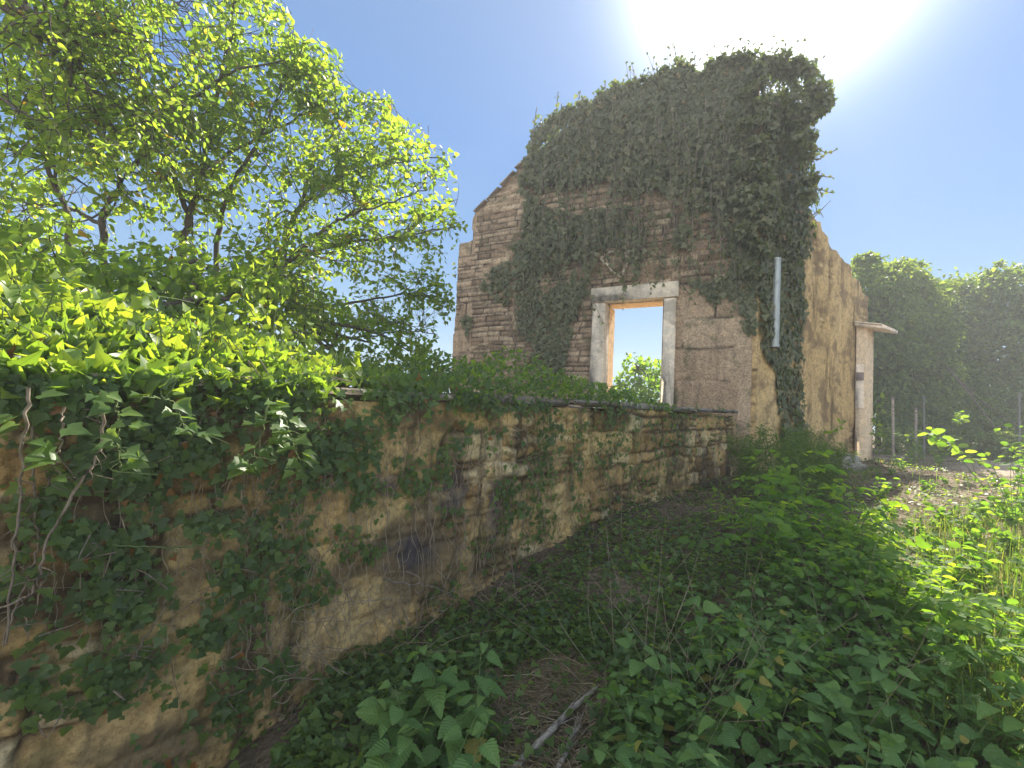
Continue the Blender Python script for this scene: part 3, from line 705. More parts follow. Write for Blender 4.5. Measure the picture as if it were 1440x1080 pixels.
tree('broadleaf_tree', 'wide tree whose forking branches lean right towards the ruin', 'tree', [
    (px3((322, 560, 5.5), (332, 468, 5.5), (376, 396, 5.5), (402, 371, 5.5), (470, 345, 5.6), (560, 333, 5.8), (645, 318, 6.0)), .046, .008),
    (px3((376, 396, 5.5), (396, 352, 5.5), (408, 308, 5.5), (440, 278, 5.5), (480, 247, 5.6), (545, 232, 5.7), (622, 222, 5.8)), .036, .006),
    (px3((378, 394, 5.5), (430, 345, 5.4), (480, 308, 5.4), (525, 290, 5.4), (600, 268, 5.5)), .028, .006),
    (px3((335, 466, 5.5), (400, 446, 5.9), (460, 432, 6.2), (520, 422, 6.5), (585, 412, 6.7), (640, 425, 6.9)), .030, .006),
    (px3((396, 352, 5.5), (420, 290, 5.8), (452, 210, 6.0), (500, 150, 6.1), (540, 140, 6.2)), .024, .006),
    (px3((330, 480, 5.5), (280, 440, 5.2), (230, 420, 4.9), (180, 415, 4.7)), .022, .006),
    (px3((335, 470, 5.5), (350, 430, 5.0), (380, 420, 4.7), (420, 425, 4.5)), .020, .006),
    (px3((340, 470, 5.5), (420, 475, 6.2), (500, 475, 6.6), (570, 465, 7.0), (615, 470, 7.2)), .022, .006)], **TK)
tree('broadleaf_tree', 'arching bare-stemmed tree bending right in the middle of the foliage', 'tree', [
    (px3((155, 600, 4.8), (148, 420, 4.8), (144, 318, 4.8), (165, 262, 4.8), (208, 206, 4.8), (248, 152, 4.85), (320, 106, 4.95), (400, 84, 5.1)), .042, .009),
    (px3((100, 560, 4.7), (96, 320, 4.7), (72, 250, 4.6), (46, 190, 4.5), (14, 120, 4.4), (-40, 20, 4.3)), .030, .008),
    (px3((144, 318, 4.8), (96, 292, 4.9), (40, 285, 5.0), (-40, 270, 5.1)), .022, .006),
    (px3((208, 206, 4.8), (190, 150, 4.6), (150, 100, 4.5), (120, 30, 4.4)), .022, .006),
    (px3((150, 440, 4.8), (200, 400, 4.6), (260, 380, 4.5), (330, 385, 4.5)), .022, .006),
    (px3((150, 430, 4.8), (100, 380, 4.4), (40, 350, 4.1), (-40, 340, 3.9)), .022, .006),
    (px3((150, 430, 4.8), (90, 400, 5.2), (10, 380, 5.6), (-60, 370, 5.8)), .028, .006)], **TK)
tree('overhanging_tree', 'thick dark boughs of a small-leaved tree entering at the upper left', 'tree', [
    (px3((-560, 700, 3.9), (-420, 380, 3.9), (-240, 110, 3.8), (-60, -20, 3.7), (22, 18, 3.7), (56, 50, 3.7), (78, 55, 3.7), (112, 92, 3.75), (142, 150, 3.8), (172, 205, 3.85)), .075, .008),
    (px3((-60, -20, 3.7), (30, 10, 3.6), (60, 30, 3.6), (110, 50, 3.6), (160, 45, 3.6), (210, 60, 3.7)), .026, .006),
    (px3((-120, 60, 3.7), (0, 39, 3.7), (90, 34, 3.7), (150, 10, 3.7)), .016, .005),
    (px3((-60, -20, 3.7), (60, -60, 3.8), (180, -40, 3.9), (260, 10, 4.0)), .022, .005),
    (px3((-120, 60, 3.7), (-20, 130, 3.6), (60, 170, 3.6), (130, 178, 3.6)), .018, .005)], **dict(TK, nsec=5.5, size=.062, start=.45, step=.035))

def bushy(nm, label, cat, clumps, n, size, trunk, mat, tm=OVATE, group=None, dark=True, lean=.5):
    """A crown of leaf sprays spread over many overlapping clumps (centre, radius), with stems below."""
    root = thing(nm, label, cat, trunk[0][0][0], group); gb = Geo(); gl = Geo()
    for pts, r0, r1 in trunk: tube(gb, smoothline(pts, 14), r0, r1, 7)
    vol = np.array([r**2 for c, r in clumps]); vol = vol/vol.sum()
    for (c, r), w in zip(clumps, vol):
        m = int(n*w); d = rdir(m); rad = r*(.35+.65*rng.random(m)**.45)*(.82+.36*vn(d[:, 0]*3+c[0], d[:, 2]*3+d[:, 1]*2, 5))
        pos = np.array(c)+d*rad[:, None]*np.array([1, 1, .88])
        if n > 4000:
            ks = max(6, m//46); sc_ = rdir(ks)*(rng.uniform(.62, 1.08, ks)[:, None]); sub = np.array(c)+sc_*r*np.array([1, 1, .88]); pick = rng.integers(0, ks, m); cl = rng.random(m) < .72
            q_ = rng.normal(size=(m, 3))*r*.13; pos = np.where(cl[:, None], sub[pick]+q_, pos); d = np.where(cl[:, None], unit(sc_[pick]+q_/r*2), d)
        y = unit(d*.5-UP*.45+rng.normal(size=(m, 3))*.6); nr = unit(d*.5+UP*.4+rng.normal(size=(m, 3))*.8)
        leaves(gl, tm, pos, y, nr, size*rng.uniform(.6, 1.25, m), np.clip(rng.random(m)*.7+.3*rng.random(), 0, 1))
        if len(trunk) and rng.random() < (.8 if n < 4000 else .2):
            b0 = trunk[0][0]; b0 = b0[-1] if len(b0) > 1 else b0
            tube(gb, smoothline([b0, (np.array(b0)+np.array(c))/2+rng.normal(size=3)*.15, c], 8), .03, .01, 5)
    gb.build('trunk', M_bark, root, smooth=True); gl.build('crown', mat, root); return root
def clumps_px(spec):
    return [(at(x, y, d), r*d/FPX) for x, y, d, r in spec]
def gp(px, d, dz=0):
    p = at(px, 590, d); p[2] = gz(p[0], p[1])+dz; return p
def stemline(px, d, px1, py1, d1): return np.array([gp(px, d, -.1), at((px+px1)/2+6, (610+py1)/2, (d+d1)/2), at(px1, py1, d1)])
bushy('ivied_tree', 'dark ivy-smothered tree beside the rendered side wall, its top catching sun', 'tree',
      clumps_px([(1228, 405, 17, 38), (1262, 400, 17.5, 34), (1235, 450, 17, 48), (1275, 440, 18, 44), (1240, 500, 17, 50), (1285, 500, 17.5, 46), (1225, 380, 17.5, 24), (1250, 545, 17, 50), (1295, 560, 17, 44), (1305, 420, 18.5, 30), (1205, 470, 18, 40), (1220, 368, 17.6, 12), (1214, 366, 17.5, 8), (1232, 372, 17.6, 9), (1272, 374, 17.8, 10), (1290, 384, 18, 14), (1282, 372, 18, 6), (1310, 402, 18.5, 9), (1243, 384, 17.4, 10)]),
      26000, .17, [(stemline(1255, 17, 1250, 470, 17.3), .16, .08), (stemline(1235, 17.2, 1225, 440, 17), .1, .05)], M_dark, OVATE)
bushy('ivied_tree', 'broad dark wooded mass of trees at the right edge beyond the clearing', 'tree',
      clumps_px([(1345, 432, 20, 44), (1390, 430, 19.5, 50), (1440, 425, 19, 52), (1350, 490, 19.5, 52), (1400, 490, 19, 58), (1450, 490, 18.5, 60), (1335, 545, 18.5, 46), (1380, 560, 18, 52), (1430, 560, 18, 56), (1500, 440, 19, 60), (1500, 520, 18, 60), (1322, 450, 20.5, 26), (1415, 398, 19.5, 24), (1372, 394, 19.6, 12), (1352, 402, 19.8, 10), (1392, 388, 19.5, 9), (1404, 380, 19.3, 10), (1432, 380, 19.2, 9), (1342, 412, 20, 8)]),
      32000, .175, [(stemline(1395, 18.6, 1395, 500, 19), .2, .1), (stemline(1352, 18.8, 1345, 480, 19.6), .14, .06), (stemline(1440, 18.3, 1445, 500, 18.6), .16, .08)], M_dark, OVATE)
bushy('ivied_tree', 'tangled green growth filling the gap between the two dark tree masses', 'tree',
      clumps_px([(1318, 470, 16.8, 24), (1312, 500, 16.6, 22), (1322, 530, 16.6, 26), (1300, 590, 16.2, 30), (1345, 600, 16, 30), (1395, 605, 15.8, 30), (1440, 600, 15.5, 34), (1250, 595, 16, 26), (1275, 600, 16, 26), (1370, 585, 16.5, 30), (1320, 600, 16, 28), (1420, 580, 16.5, 34), (1470, 590, 16, 34), (1240, 620, 14.5, 20), (1265, 622, 14.5, 20), (1290, 622, 14.4, 20), (1315, 622, 14.4, 21), (1340, 624, 14.3, 21), (1365, 624, 14.2, 21), (1390, 624, 14, 22), (1415, 626, 14, 22), (1440, 626, 14, 24), (1470, 626, 14, 26)]),
      20000, .12, [(stemline(1318, 16.6, 1318, 500, 16.6), .07, .03)], M_dark, OVATE)
# tree seen through the doorway
bushy('young_tree', 'small feathery sunlit tree seen through the empty doorway', 'tree',
      clumps_px([(892, 512, 17, 17), (912, 520, 17, 16), (880, 538, 16.5, 20), (905, 546, 16.5, 22), (928, 522, 17.5, 18), (925, 550, 17, 22), (866, 552, 16, 14), (900, 580, 16.5, 30)]),
      1500, .17, [(np.array([at(900, 640, 16.6), at(902, 560, 16.6), at(896, 515, 16.8)]), .05, .015), (np.array([at(902, 600, 16.6), at(915, 560, 16.8), at(926, 520, 17.2)]), .03, .012)], M_sap, LEAFLET)
for (lab, spec, nn) in (('leafy shrub behind the left end of the ivied wall', [(20, 400, 3.9, 60), (-60, 380, 4.0, 70), (90, 410, 4.0, 55), (150, 400, 4.2, 45), (60, 350, 4.2, 50), (0, 440, 3.7, 60)], 700),
                        ('leafy shrub filling the space under the upright reddish trunk', [(215, 410, 4.4, 50), (270, 430, 4.4, 48), (330, 430, 4.5, 50), (250, 385, 4.6, 44), (300, 395, 4.7, 40), (190, 380, 4.5, 40), (360, 400, 4.8, 40)], 760),
                        ('leafy shrub under the right-leaning forked tree', [(390, 440, 6.6, 44), (430, 455, 6.8, 42), (480, 470, 7.0, 40), (530, 490, 7.4, 36), (410, 415, 7.0, 32), (460, 440, 7.2, 32), (575, 500, 8.0, 28), (450, 490, 6.8, 38)], 1100)):
    spec = [(x, y-6, d*.8, r*1.05) for x, y, d, r in spec]; c_px = [(at(x, y, d), r*d/FPX) for x, y, d, r in spec]; b_ = WQ*0+np.array([c_px[0][0][0]*.6+c_px[2][0][0]*.4, c_px[0][0][1]+.1, TER])
    bushy('understory_shrub', lab, 'shrub', c_px, nn, .085, [(np.array([b_, (b_+c_px[1][0])/2+UP*.1, c_px[1][0]]), .025, .01)], M_tree, OVATE)
bushy('hedge_shrub', 'low dark shrub behind the wall left of the ruin', 'shrub',
      clumps_px([(600, 515, 9.5, 30), (570, 530, 9, 34), (625, 532, 9.5, 20), (530, 540, 8.5, 36)]), 1500, .11,
      [(np.array([at(585, 590, 9.2), at(590, 545, 9.2)]), .03, .015)], M_dark, OVATE)

# ---- ivy on the garden wall -------------------------------------------
def stems_between(g, P, n, r=.004, span=.5):
    for _ in range(n):
        a = P[rng.integers(len(P))]; dd = np.linalg.norm(P-a, axis=1); c = P[rng.choice(np.argsort(dd)[5:60])]
        m_ = (a+c)/2+rng.normal(size=3)*.05; tube(g, smoothline([a, m_, c], 7), r, r*.6, 4)
IVT = 'ivy'
ivy = thing('ivy', 'thick bright ivy heaped along the top of the garden wall', 'ivy', WQ+np.array([-1.4, -1.5, 1.65]))
XT = [-120, 0, 60, 110, 200, 300, 400, 470, 540, 600, 660]; YT = [392, 398, 408, 416, 428, 446, 466, 494, 512, 524, 534]
n = 7600; px = rng.uniform(-110, 655, n); wd = rng.uniform(-.15, 1.5, n)
lim = np.interp(px, XT, YT)
P0 = np.array([wall_uv(x, 520, 0) for x in px])
up_ = (P0-WQ)@WU
base = WQ+WU*up_[:, None]-WN*wd[:, None]
top_ = np.array([on_plane(x, y, WQ-WN*.55, WN)[2] for x, y in zip(px, lim)])
hmax = np.maximum(top_-1.66, .05)*np.interp(wd, [-.3, 0, .25, .55, 1.0, 1.5], [.05, .10, .34, .72, 1.05, 1.2])
hmax = hmax*(.6+.7*fbm(up_*2.3, wd*2.3, 15, 3))
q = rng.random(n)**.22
hide = (wd < .16) & (rng.random(n) < sstep(420, 500, px)*.93); base[hide] -= WN*.5
base[:, 2] = 1.66+hmax*q*1.12-np.where(wd < .02, .16*rng.random(n), 0)
out = unit(WN*(.6-wd)[:, None]*.8+UP*.5+rng.normal(size=(n, 3))*.55)
nrm = unit(UP*.55+WN*.55+rng.normal(size=(n, 3))*.6)
sz = rng.uniform(.045, .098, n)*np.where(px < 260, 1.08, .92)
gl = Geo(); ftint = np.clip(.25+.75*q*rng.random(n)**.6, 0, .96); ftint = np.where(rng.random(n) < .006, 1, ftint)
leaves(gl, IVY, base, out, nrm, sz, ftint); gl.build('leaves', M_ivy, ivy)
gs = Geo(); stems_between(gs, base, 420, .0045)
for k in range(60):
    j = rng.integers(n); a = base[j]
    if wd[j] > .6: continue
    tube(gs, smoothline([a-UP*.15, a+rng.normal(size=3)*.03, a+UP*.12+rng.normal(size=3)*.06, a+UP*.22+rng.normal(size=3)*.1], 8), .004, .002, 4)
gs.build('vines', M_stem, ivy)
# ivy shoots that stand up above the heap
for px_, py_, h_ in ((195, 440, .30), (265, 470, .22), (372, 440, .30), (20, 400, .20), (90, 405, .18), (440, 480, .2), (330, 470, .22), (150, 430, .2), (500, 505, .14), (300, 450, .2), (410, 470, .2), (60, 420, .2), (230, 450, .24)):
    p = on_plane(px_, py_, WQ-WN*.15, WN)-UP*.1; d = unit(UP+rng.normal(size=3)*.25); sh = thing('ivy_shoot', 'upright pale ivy shoot standing above the ivied wall top', 'ivy shoot', p, 'ivy shoots on the wall top')
    gl2 = Geo(); gs2 = Geo(); tube(gs2, [p, p+d*h_*.5+rng.normal(size=3)*.02, p+d*h_], .004, .002, 4)
    m = 9; tt = np.linspace(.2, 1, m); ps = p+d*h_*tt[:, None]; yy = unit(rdir(m)*1.0+UP*.5); leaves(gl2, IVY, ps, yy, unit(UP*.6+WN*.4+rng.normal(size=(m, 3))*.4), rng.uniform(.05, .085, m)*(1.15-.5*tt), rng.uniform(.7, .96, m))
    gl2.build('leaves', M_ivy, sh); gs2.build('stem', M_stem, sh)

# dark ivy sheet clinging to the face of the wall
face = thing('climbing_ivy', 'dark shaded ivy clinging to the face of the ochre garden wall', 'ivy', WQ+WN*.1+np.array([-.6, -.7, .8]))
PX, PY = [], []
def addpx(x, y): PX.append(x); PY.append(y)
t_ = rng.uniform(-40, 640, 3200); yy = 525+rng.random(3200)**1.5*np.interp(t_, [0, 300, 480, 560, 640], [120, 150, 120, 90, 55])*(.5+fbm(t_*.018, t_*0, 12, 3)); addpx(t_, yy)
t_ = rng.uniform(640, 1010, 500); addpx(t_, np.interp(t_, [640, 1010], [556, 585])+rng.random(500)**2*48)
for (cx, cy, rx, ry, m) in ((250, 690, 90, 70, 420), (140, 620, 120, 60, 420), (330, 760, 60, 70, 300), (200, 800, 70, 60, 260), (330, 860, 50, 70, 190), (170, 880, 60, 70, 170), (240, 1000, 70, 80, 210), (390, 640, 70, 60, 320), (400, 740, 45, 60, 150), (480, 640, 60, 50, 230), (575, 690, 18, 35, 70), (620, 680, 12, 45, 60), (645, 590, 18, 50, 170), (700, 560, 60, 26, 260), (770, 640, 44, 42, 380), (700, 650, 26, 60, 230), (740, 720, 50, 42, 300), (790, 600, 36, 34, 220), (870, 600, 30, 60, 320), (940, 620, 22, 56, 260), (905, 690, 40, 40, 240), (850, 650, 14, 70, 200), (975, 600, 30, 36, 170), (815, 700, 16, 60, 160), (590, 640, 40, 50, 150), (520, 700, 30, 30, 90), (1010, 610, 16, 40, 110), (640, 840, 40, 30, 110), (60, 700, 60, 60, 190), (40, 820, 40, 60, 60), (700, 790, 50, 40, 140), (390, 930, 26, 30, 60), (100, 960, 50, 50, 80), (640, 760, 14, 50, 50), (330, 960, 50, 60, 140), (120, 760, 40, 30, 150), (150, 840, 50, 30, 150), (260, 620, 40, 30, 160), (60, 900, 40, 40, 120), (20, 980, 40, 40, 100), (180, 960, 60, 40, 150), (270, 920, 50, 40, 150), (430, 820, 40, 40, 120), (500, 760, 40, 30, 110), (350, 1010, 60, 40, 200), (430, 1010, 50, 40, 200), (420, 950, 40, 30, 120)):
    addpx(*gauss_px(m, cx, cy, rx, ry))
px = np.concatenate(PX); py = np.concatenate(PY)
pp = wall_uv(px, py, .085); keep = ((fbm(((pp-WQ)@WU)*3.6, pp[:, 2]*3.6, 88, 4) > .47) | (rng.random(len(px)) < .16))
pp = pp[keep]; m = len(pp); pp = pp+WN*(rng.random((m, 1))**2*.10-.012)
y = unit(-UP*.8+WU*rng.normal(size=(m, 1))*.7+WN*.28*rng.random((m, 1))); nr = unit(WN*1.0+UP*.35+rng.normal(size=(m, 3))*.28)
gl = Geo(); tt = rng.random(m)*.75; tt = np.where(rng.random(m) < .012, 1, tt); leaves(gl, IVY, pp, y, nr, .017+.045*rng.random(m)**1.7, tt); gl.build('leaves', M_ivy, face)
gs = Geo(); stems_between(gs, pp, 260, .003)
gs.build('vines', M_vine, face)
# fine dead roots
roots = thing('dead_ivy_roots', 'fine dry ivy roots hanging over the bare lower stones of the wall', 'dead roots', WQ+WN*.1+np.array([.0, .1, .5])); g = Geo()
for k in range(430):
    x = rng.choice([rng.uniform(330, 720), rng.uniform(640, 1000), rng.uniform(20, 480)], p=[.55, .25, .2]); y0 = rng.uniform(600, 900) if x < 700 else rng.uniform(580, 760); ln = rng.uniform(30, 130)
    n_ = 7; xx = x+np.cumsum(rng.normal(size=n_))*5; yy = y0+np.linspace(0, ln, n_)
    P_ = wall_uv(xx, yy, .075+.02*rng.random())+WN*rng.normal(size=(n_, 1))*.008; tube(g, smoothline(P_, 14), rng.uniform(.0015, .0042), .001, 4)
for k in range(46):
    x = rng.uniform(370, 560); y0 = rng.uniform(840, 1010); a = rng.uniform(0, pi); ln = rng.uniform(40, 120); n_ = 5
    xx = x+np.linspace(0, ln*cos(a), n_)+rng.normal(size=n_)*5; yy = y0-np.linspace(0, ln*abs(sin(a))*.7, n_)+rng.normal(size=n_)*4
    tube(g, smoothline(wall_uv(xx, yy, rng.uniform(.08, .25)), 10), .0028, .001, 4)
roots_o = g.build('roots', M_dry, roots)

# hanging stems, each one a plant stem of its own
def vine(tr, r, lab, off=.20, nleaf=0, mat=M_vine, size=.08, seg=None, grp='ivy stems hanging over the wall'):
    tr = np.array(tr, float); offs = np.linspace(off*1.7, off*1.45, len(tr)) if off >= .15 else np.full(len(tr), off)
    P_ = np.array([wall_uv(x, y, o) for (x, y), o in zip(tr, offs)]); S = smoothline(P_, 36); S[1:-1] += rng.normal(size=(34, 3))*.004
    v = thing('hanging_ivy_stem', lab, 'ivy stem', S[0], grp); g = Geo(); tube(g, S, r, r*.6, 6)
    for k in range(6):
        j = rng.integers(8, 34); a = S[j]; tube(g, smoothline([a, a+WU*rng.normal()*.05-UP*.03+WN*.02, a+WU*rng.normal()*.1-UP*.06], 6), r*.4, r*.15, 4)
    g.build('stem', mat, v, smooth=True)
    if nleaf:
        lo, hi = seg or (0, 35); j = rng.integers(lo, hi, nleaf); a = S[j]+rng.normal(size=(nleaf, 3))*.012
        y = unit(WU*np.where(rng.random((nleaf, 1)) < .5, 1, -1)*rng.uniform(.4, 1, (nleaf, 1))+WN*rng.uniform(.2, .9, (nleaf, 1))-UP*rng.uniform(-.1, .5, (nleaf, 1)))
        g = Geo(); leaves(g, IVY, a+y*.03+WN*.02, y, unit(UP*.9+WN*.6+rng.normal(size=(nleaf, 3))*.3), size*rng.uniform(.6, 1.15, nleaf), rng.uniform(.3, .95, nleaf)); g.build('leaves', M_ivy, v)
    return v
vine([(40, 545), (34, 620), (27, 700), (19, 800), (8, 905)], .006, 'thickest pale ivy stem dropping nearly straight at the left edge', .15, 5, seg=(0, 12))
vine([(142, 552), (144, 610), (131, 650), (92, 712), (60, 780), (46, 832), (-8, 858)], .0062, 'long pale ivy stem sweeping down to the lower left corner', .19, 3, seg=(0, 6))
vine([(46, 600), (48, 720), (52, 775), (30, 832), (4, 908)], .0055, 'thin ivy stem bent left beside the thickest stem', .13, 8, seg=(0, 20))
vine([(91, 572), (82, 640), (62, 690)], .0045, 'short ivy stem with two pale leaves near the left edge', .16, 6)
vine([(162, 552), (166, 600), (169, 660)], .0042, 'short yellow ivy shoot with sunlit leaves hanging straight down', .20, 12, M_stem, .075)
vine([(190, 560), (238, 562), (262, 600), (290, 612)], .0042, 'green ivy shoot reaching right then down with sunlit tip', .20, 14, M_stem, .07)
vine([(307, 556), (305, 585), (299, 626)], .0035, 'short bare ivy stem below the wall edge between two leafy shoots', .14, 2)
vine([(378, 556), (372, 600), (352, 640), (346, 660)], .0042, 'leafy ivy shoot curling left at its lit tip', .20, 22, M_stem, .075)
vine([(388, 560), (404, 600), (418, 640), (426, 672)], .0042, 'long leafy ivy shoot with white-lit leaves falling right', .20, 30, M_stem, .075)
vine([(360, 590), (338, 640), (318, 690), (296, 725)], .0035, 'straight dry ivy stem slanting down left in shade', .12, 0)
vine([(392, 660), (366, 712), (345, 755)], .003, 'thin dry ivy stem slanting left below the leafy shoots', .12, 0)
vine([(470, 545), (490, 570), (505, 590)], .0035, 'small ivy shoot with pale leaves under the coping', .17, 10, M_stem, .07)
vine([(545, 550), (556, 575), (560, 590)], .003, 'small ivy shoot with white leaves near the bare stones', .17, 9, M_stem, .05)
vine([(598, 545), (602, 560), (604, 575)], .003, 'tiny ivy sprig hanging left of the shaded corner', .16, 6, M_stem, .05)
vine([(588, 590), (590, 625), (574, 652)], .003, 'bare curling ivy stem on the stones near the wall middle', .12, 0)
vine([(158, 766), (240, 770), (290, 764), (314, 752)], .0035, 'green ivy runner arched sideways across the wall', .15, 4, M_stem, .05, seg=(28, 35))
vine([(240, 825), (222, 870), (200, 905), (184, 932)], .0045, 'curved pale stick-like stem low on the left of the wall', .12, 0)
vine([(325, 785), (292, 828), (258, 858)], .003, 'thin pale stem slanting low between dark leaves', .13, 0)
vine([(540, 815), (580, 822), (612, 826), (640, 842)], .007, 'crooked pale root at the wall foot beside the painted stones', .10, 0)
for k, lab in enumerate(('thin stem tangle', )):
    pass

# thin shaded growth on the wall top towards the ruin
tops = thing('wall_top_plants', 'shaded low ivy and seedlings along the coping in front of the doorway', 'ivy', WQ+WU*2.6-WN*.3+UP*1.66)
gl = Geo(); n = 2600; px = rng.uniform(630, 945, n); wd = rng.uniform(-.18, .9, n)
P0 = wall_uv(px, 560*np.ones(n), 0); up_ = (P0-WQ)@WU; B_ = WQ+WU*up_[:, None]-WN*wd[:, None]
lim = np.interp(px, [630, 660, 700, 735, 765, 800, 840, 870, 900, 945], [500, 506, 520, 498, 503, 530, 538, 546, 556, 574]); lim = lim+8*(fbm(px*.06, px*0, 5)-.5)
tp = np.array([on_plane(x, y_, WQ-WN*.3, WN)[2] for x, y_ in zip(px, lim)]); q = rng.random(n)**.6
B_[:, 2] = 1.655+np.maximum(tp-1.64, .02)*np.clip(1-((wd-.3)/.75)**2, .02, 1)*q-np.where(wd < 0, .1*rng.random(n), 0)
leaves(gl, IVYS, B_, unit(rng.normal(size=(n, 3))+UP*.5+WN*.4), unit(UP+rng.normal(size=(n, 3))*.6), rng.uniform(.03, .07, n), rng.random(n)*.9); gl.build('leaves', M_ivy, tops)
gs = Geo(); stems_between(gs, B_, 120, .003); gs.build('vines', M_stem, tops)

# ---- ivy over the ruin -------------------------------------------------
hivy = thing('climbing_ivy', 'huge shaded ivy mantle covering the gable and corner of the ruin', 'ivy', (FC[0], FC[1], 1.2)); gl = Geo(); gs = Geo()
def facade_leaves(poly, n, size, b0, b1, P=FO, Nn=FN, tm=IVY, thin=0.0, droop=.75):
    x, y = in_px(poly, n); p = on_plane(x, y, P, Nn)
    if thin: k = fbm(p[:, 0]*1.6+p[:, 1], p[:, 2]*1.1, 14, 3) > thin; p = p[k]
    m = len(p); bl = .35+.65*sstep(.35, .65, fbm(p[:, 0]*1.5, p[:, 2]*1.5, 19, 3)); p = p+Nn*(b0+(b1-b0)*rng.random((m, 1))**.7*bl[:, None])
    yv = unit(-UP*droop+np.cross(UP, Nn)*rng.normal(size=(m, 1))*.45+Nn*.35*rng.random((m, 1))); nr = unit(Nn+UP*.5+rng.normal(size=(m, 3))*.35)
    leaves(gl, tm, p, yv, nr, size*rng.uniform(.4, 1.45, m), np.where(rng.random(m) < .02, 1, rng.random(m)*.9)); return p
Pm = facade_leaves([(742, 226), (756, 190), (775, 168), (830, 148), (868, 128), (905, 120), (950, 98), (985, 108), (1000, 92), (1060, 92), (1062, 300), (1000, 290), (900, 260), (800, 250), (748, 262), (735, 250)], 8800, .105, .05, .20, thin=.26)
facade_leaves([(735, 245), (800, 240), (900, 250), (1062, 280), (1062, 400), (1030, 405), (1005, 390), (960, 380), (930, 362), (895, 362), (870, 342), (842, 350), (815, 372), (790, 400), (740, 380), (724, 300)], 6200, .10, .04, .20, thin=.49)
facade_leaves([(940, 380), (1062, 380), (1062, 430), (1040, 428), (1022, 412), (1004, 432), (985, 404), (962, 398)], 420, .10, .04, .16, thin=.50)
facade_leaves([(722, 330), (735, 260), (800, 330), (815, 400), (806, 470), (790, 535), (752, 540), (735, 525), (728, 430)], 3000, .09, .04, .16, thin=.40)
facade_leaves([(790, 340), (842, 350), (830, 400), (812, 450), (800, 440)], 420, .09, .04, .14, thin=.48)
facade_leaves([(640, 345), (672, 345), (715, 320), (722, 420), (700, 470), (664, 480), (640, 430)], 1500, .085, .04, .14, thin=.46)
facade_leaves([(1040, 410), (1062, 420), (1062, 470), (1046, 468)], 120, .10, .04, .15)
for k in range(95):
    x0 = rng.uniform(755, 1058); y0 = rng.uniform(130, 330); ln = rng.uniform(40, 130); q = on_plane(np.array([x0, x0+rng.normal()*4, x0+rng.normal()*7]), np.array([y0, y0+ln*.5, y0+ln]), FO, FN)+FN*np.array([[.25], [.33], [.28]])
    S = smoothline(q, 15); tube(gs, S, .010, .004, 4); leaves(gl, IVY, S[1:]+rng.normal(size=(14, 3))*.03, unit(-UP*.7+rng.normal(size=(14, 3))*.45), unit(FN+rng.normal(size=(14, 3))*.4), rng.uniform(.05, .13, 14), rng.random(14)*.92)
for k in range(46):
    x0 = rng.uniform(740, 1055); y0 = np.interp(x0, [735, 815, 870, 1060], [380, 360, 330, 370])+rng.uniform(-40, 10); ln = rng.uniform(25, 80); q = on_plane(np.array([x0, x0+rng.normal()*5, x0+rng.normal()*8]), np.array([y0, y0+ln*.5, y0+ln]), FO, FN)+FN*.12
    S = smoothline(q, 12); tube(gs, S, .012, .004, 4); leaves(gl, IVY, S[3:], unit(-UP*.6+rng.normal(size=(9, 3))*.5), unit(FN+rng.normal(size=(9, 3))*.4), rng.uniform(.05, .1, 9), rng.random(9)*.9)
for k in range(60):
    x0 = rng.uniform(725, 1058); y0 = rng.uniform(330, 520) if x0 < 815 else rng.uniform(230, 380); q = on_plane(np.array([x0, x0+rng.normal()*8, x0+rng.normal()*14]), np.array([y0, y0-40, y0-90]), FO, FN)+FN*.07; tube(gs, smoothline(q, 12), .014, .006, 4)
# wrap round the corner
pc = facade_leaves([(1060, 92), (1130, 88), (1134, 130), (1136, 200), (1138, 280), (1126, 310), (1120, 380), (1060, 420)], 5200, .10, .05, .30, FC, SN)
facade_leaves([(1062, 360), (1124, 300), (1126, 420), (1118, 520), (1126, 640), (1092, 650), (1086, 520), (1068, 500), (1064, 470), (1062, 420)], 2900, .10, .04, .20, FC, SN, thin=.24)
# overhanging crest along the broken top
def crest(spec):
    for (x, y, d, r, m) in spec:
        c = at(x, y, d); R_ = r*d/FPX; dd = rdir(m); pos = c+dd*(R_*rng.random((m, 1))**.5)*np.array([1, 1, .9])
        leaves(gl, IVY, pos, unit(dd*.5-UP*.5+rng.normal(size=(m, 3))*.5), unit(dd+UP*.4+rng.normal(size=(m, 3))*.5), .11*rng.uniform(.6, 1.2, m), rng.random(m)*.9)
fd = lambda x: float((on_plane(x, 200, FO, FN)-EYE)@CF)
cr = []
for x, y, r in ((750, 208, 10), (760, 186, 12), (778, 170, 12), (800, 158, 12), (822, 150, 12), (850, 138, 13), (868, 128, 13), (890, 124, 13), (912, 118, 14), (935, 108, 14), (955, 100, 15), (968, 104, 12), (985, 112, 10), (1004, 96, 14), (1020, 90, 15), (1040, 88, 16), (1060, 90, 16), (1082, 92, 16), (1100, 92, 16), (1118, 94, 14), (1125, 86, 6)):
    cr.append((x, y, min(fd(min(x, 1060)), 11.5)+.1, r, int(r*11)))
for x, y, r in ((1140, 125, 18), (1155, 128, 14), (1150, 150, 14), (1136, 160, 16), (1160, 142, 8), (1140, 190, 8), (1136, 215, 7), (1140, 252, 8), (1134, 275, 8), (1138, 100, 8), (1120, 150, 20), (1120, 200, 16)):
    cr.append((x, y, 8.75, r*1.15, int(r*8)))
for y in range(100, 400, 16): cr.append((1060+14*sin(y*1.7), y+6*sin(y), 8.62, 13+5*sin(y*.37), 70))
crest(cr)
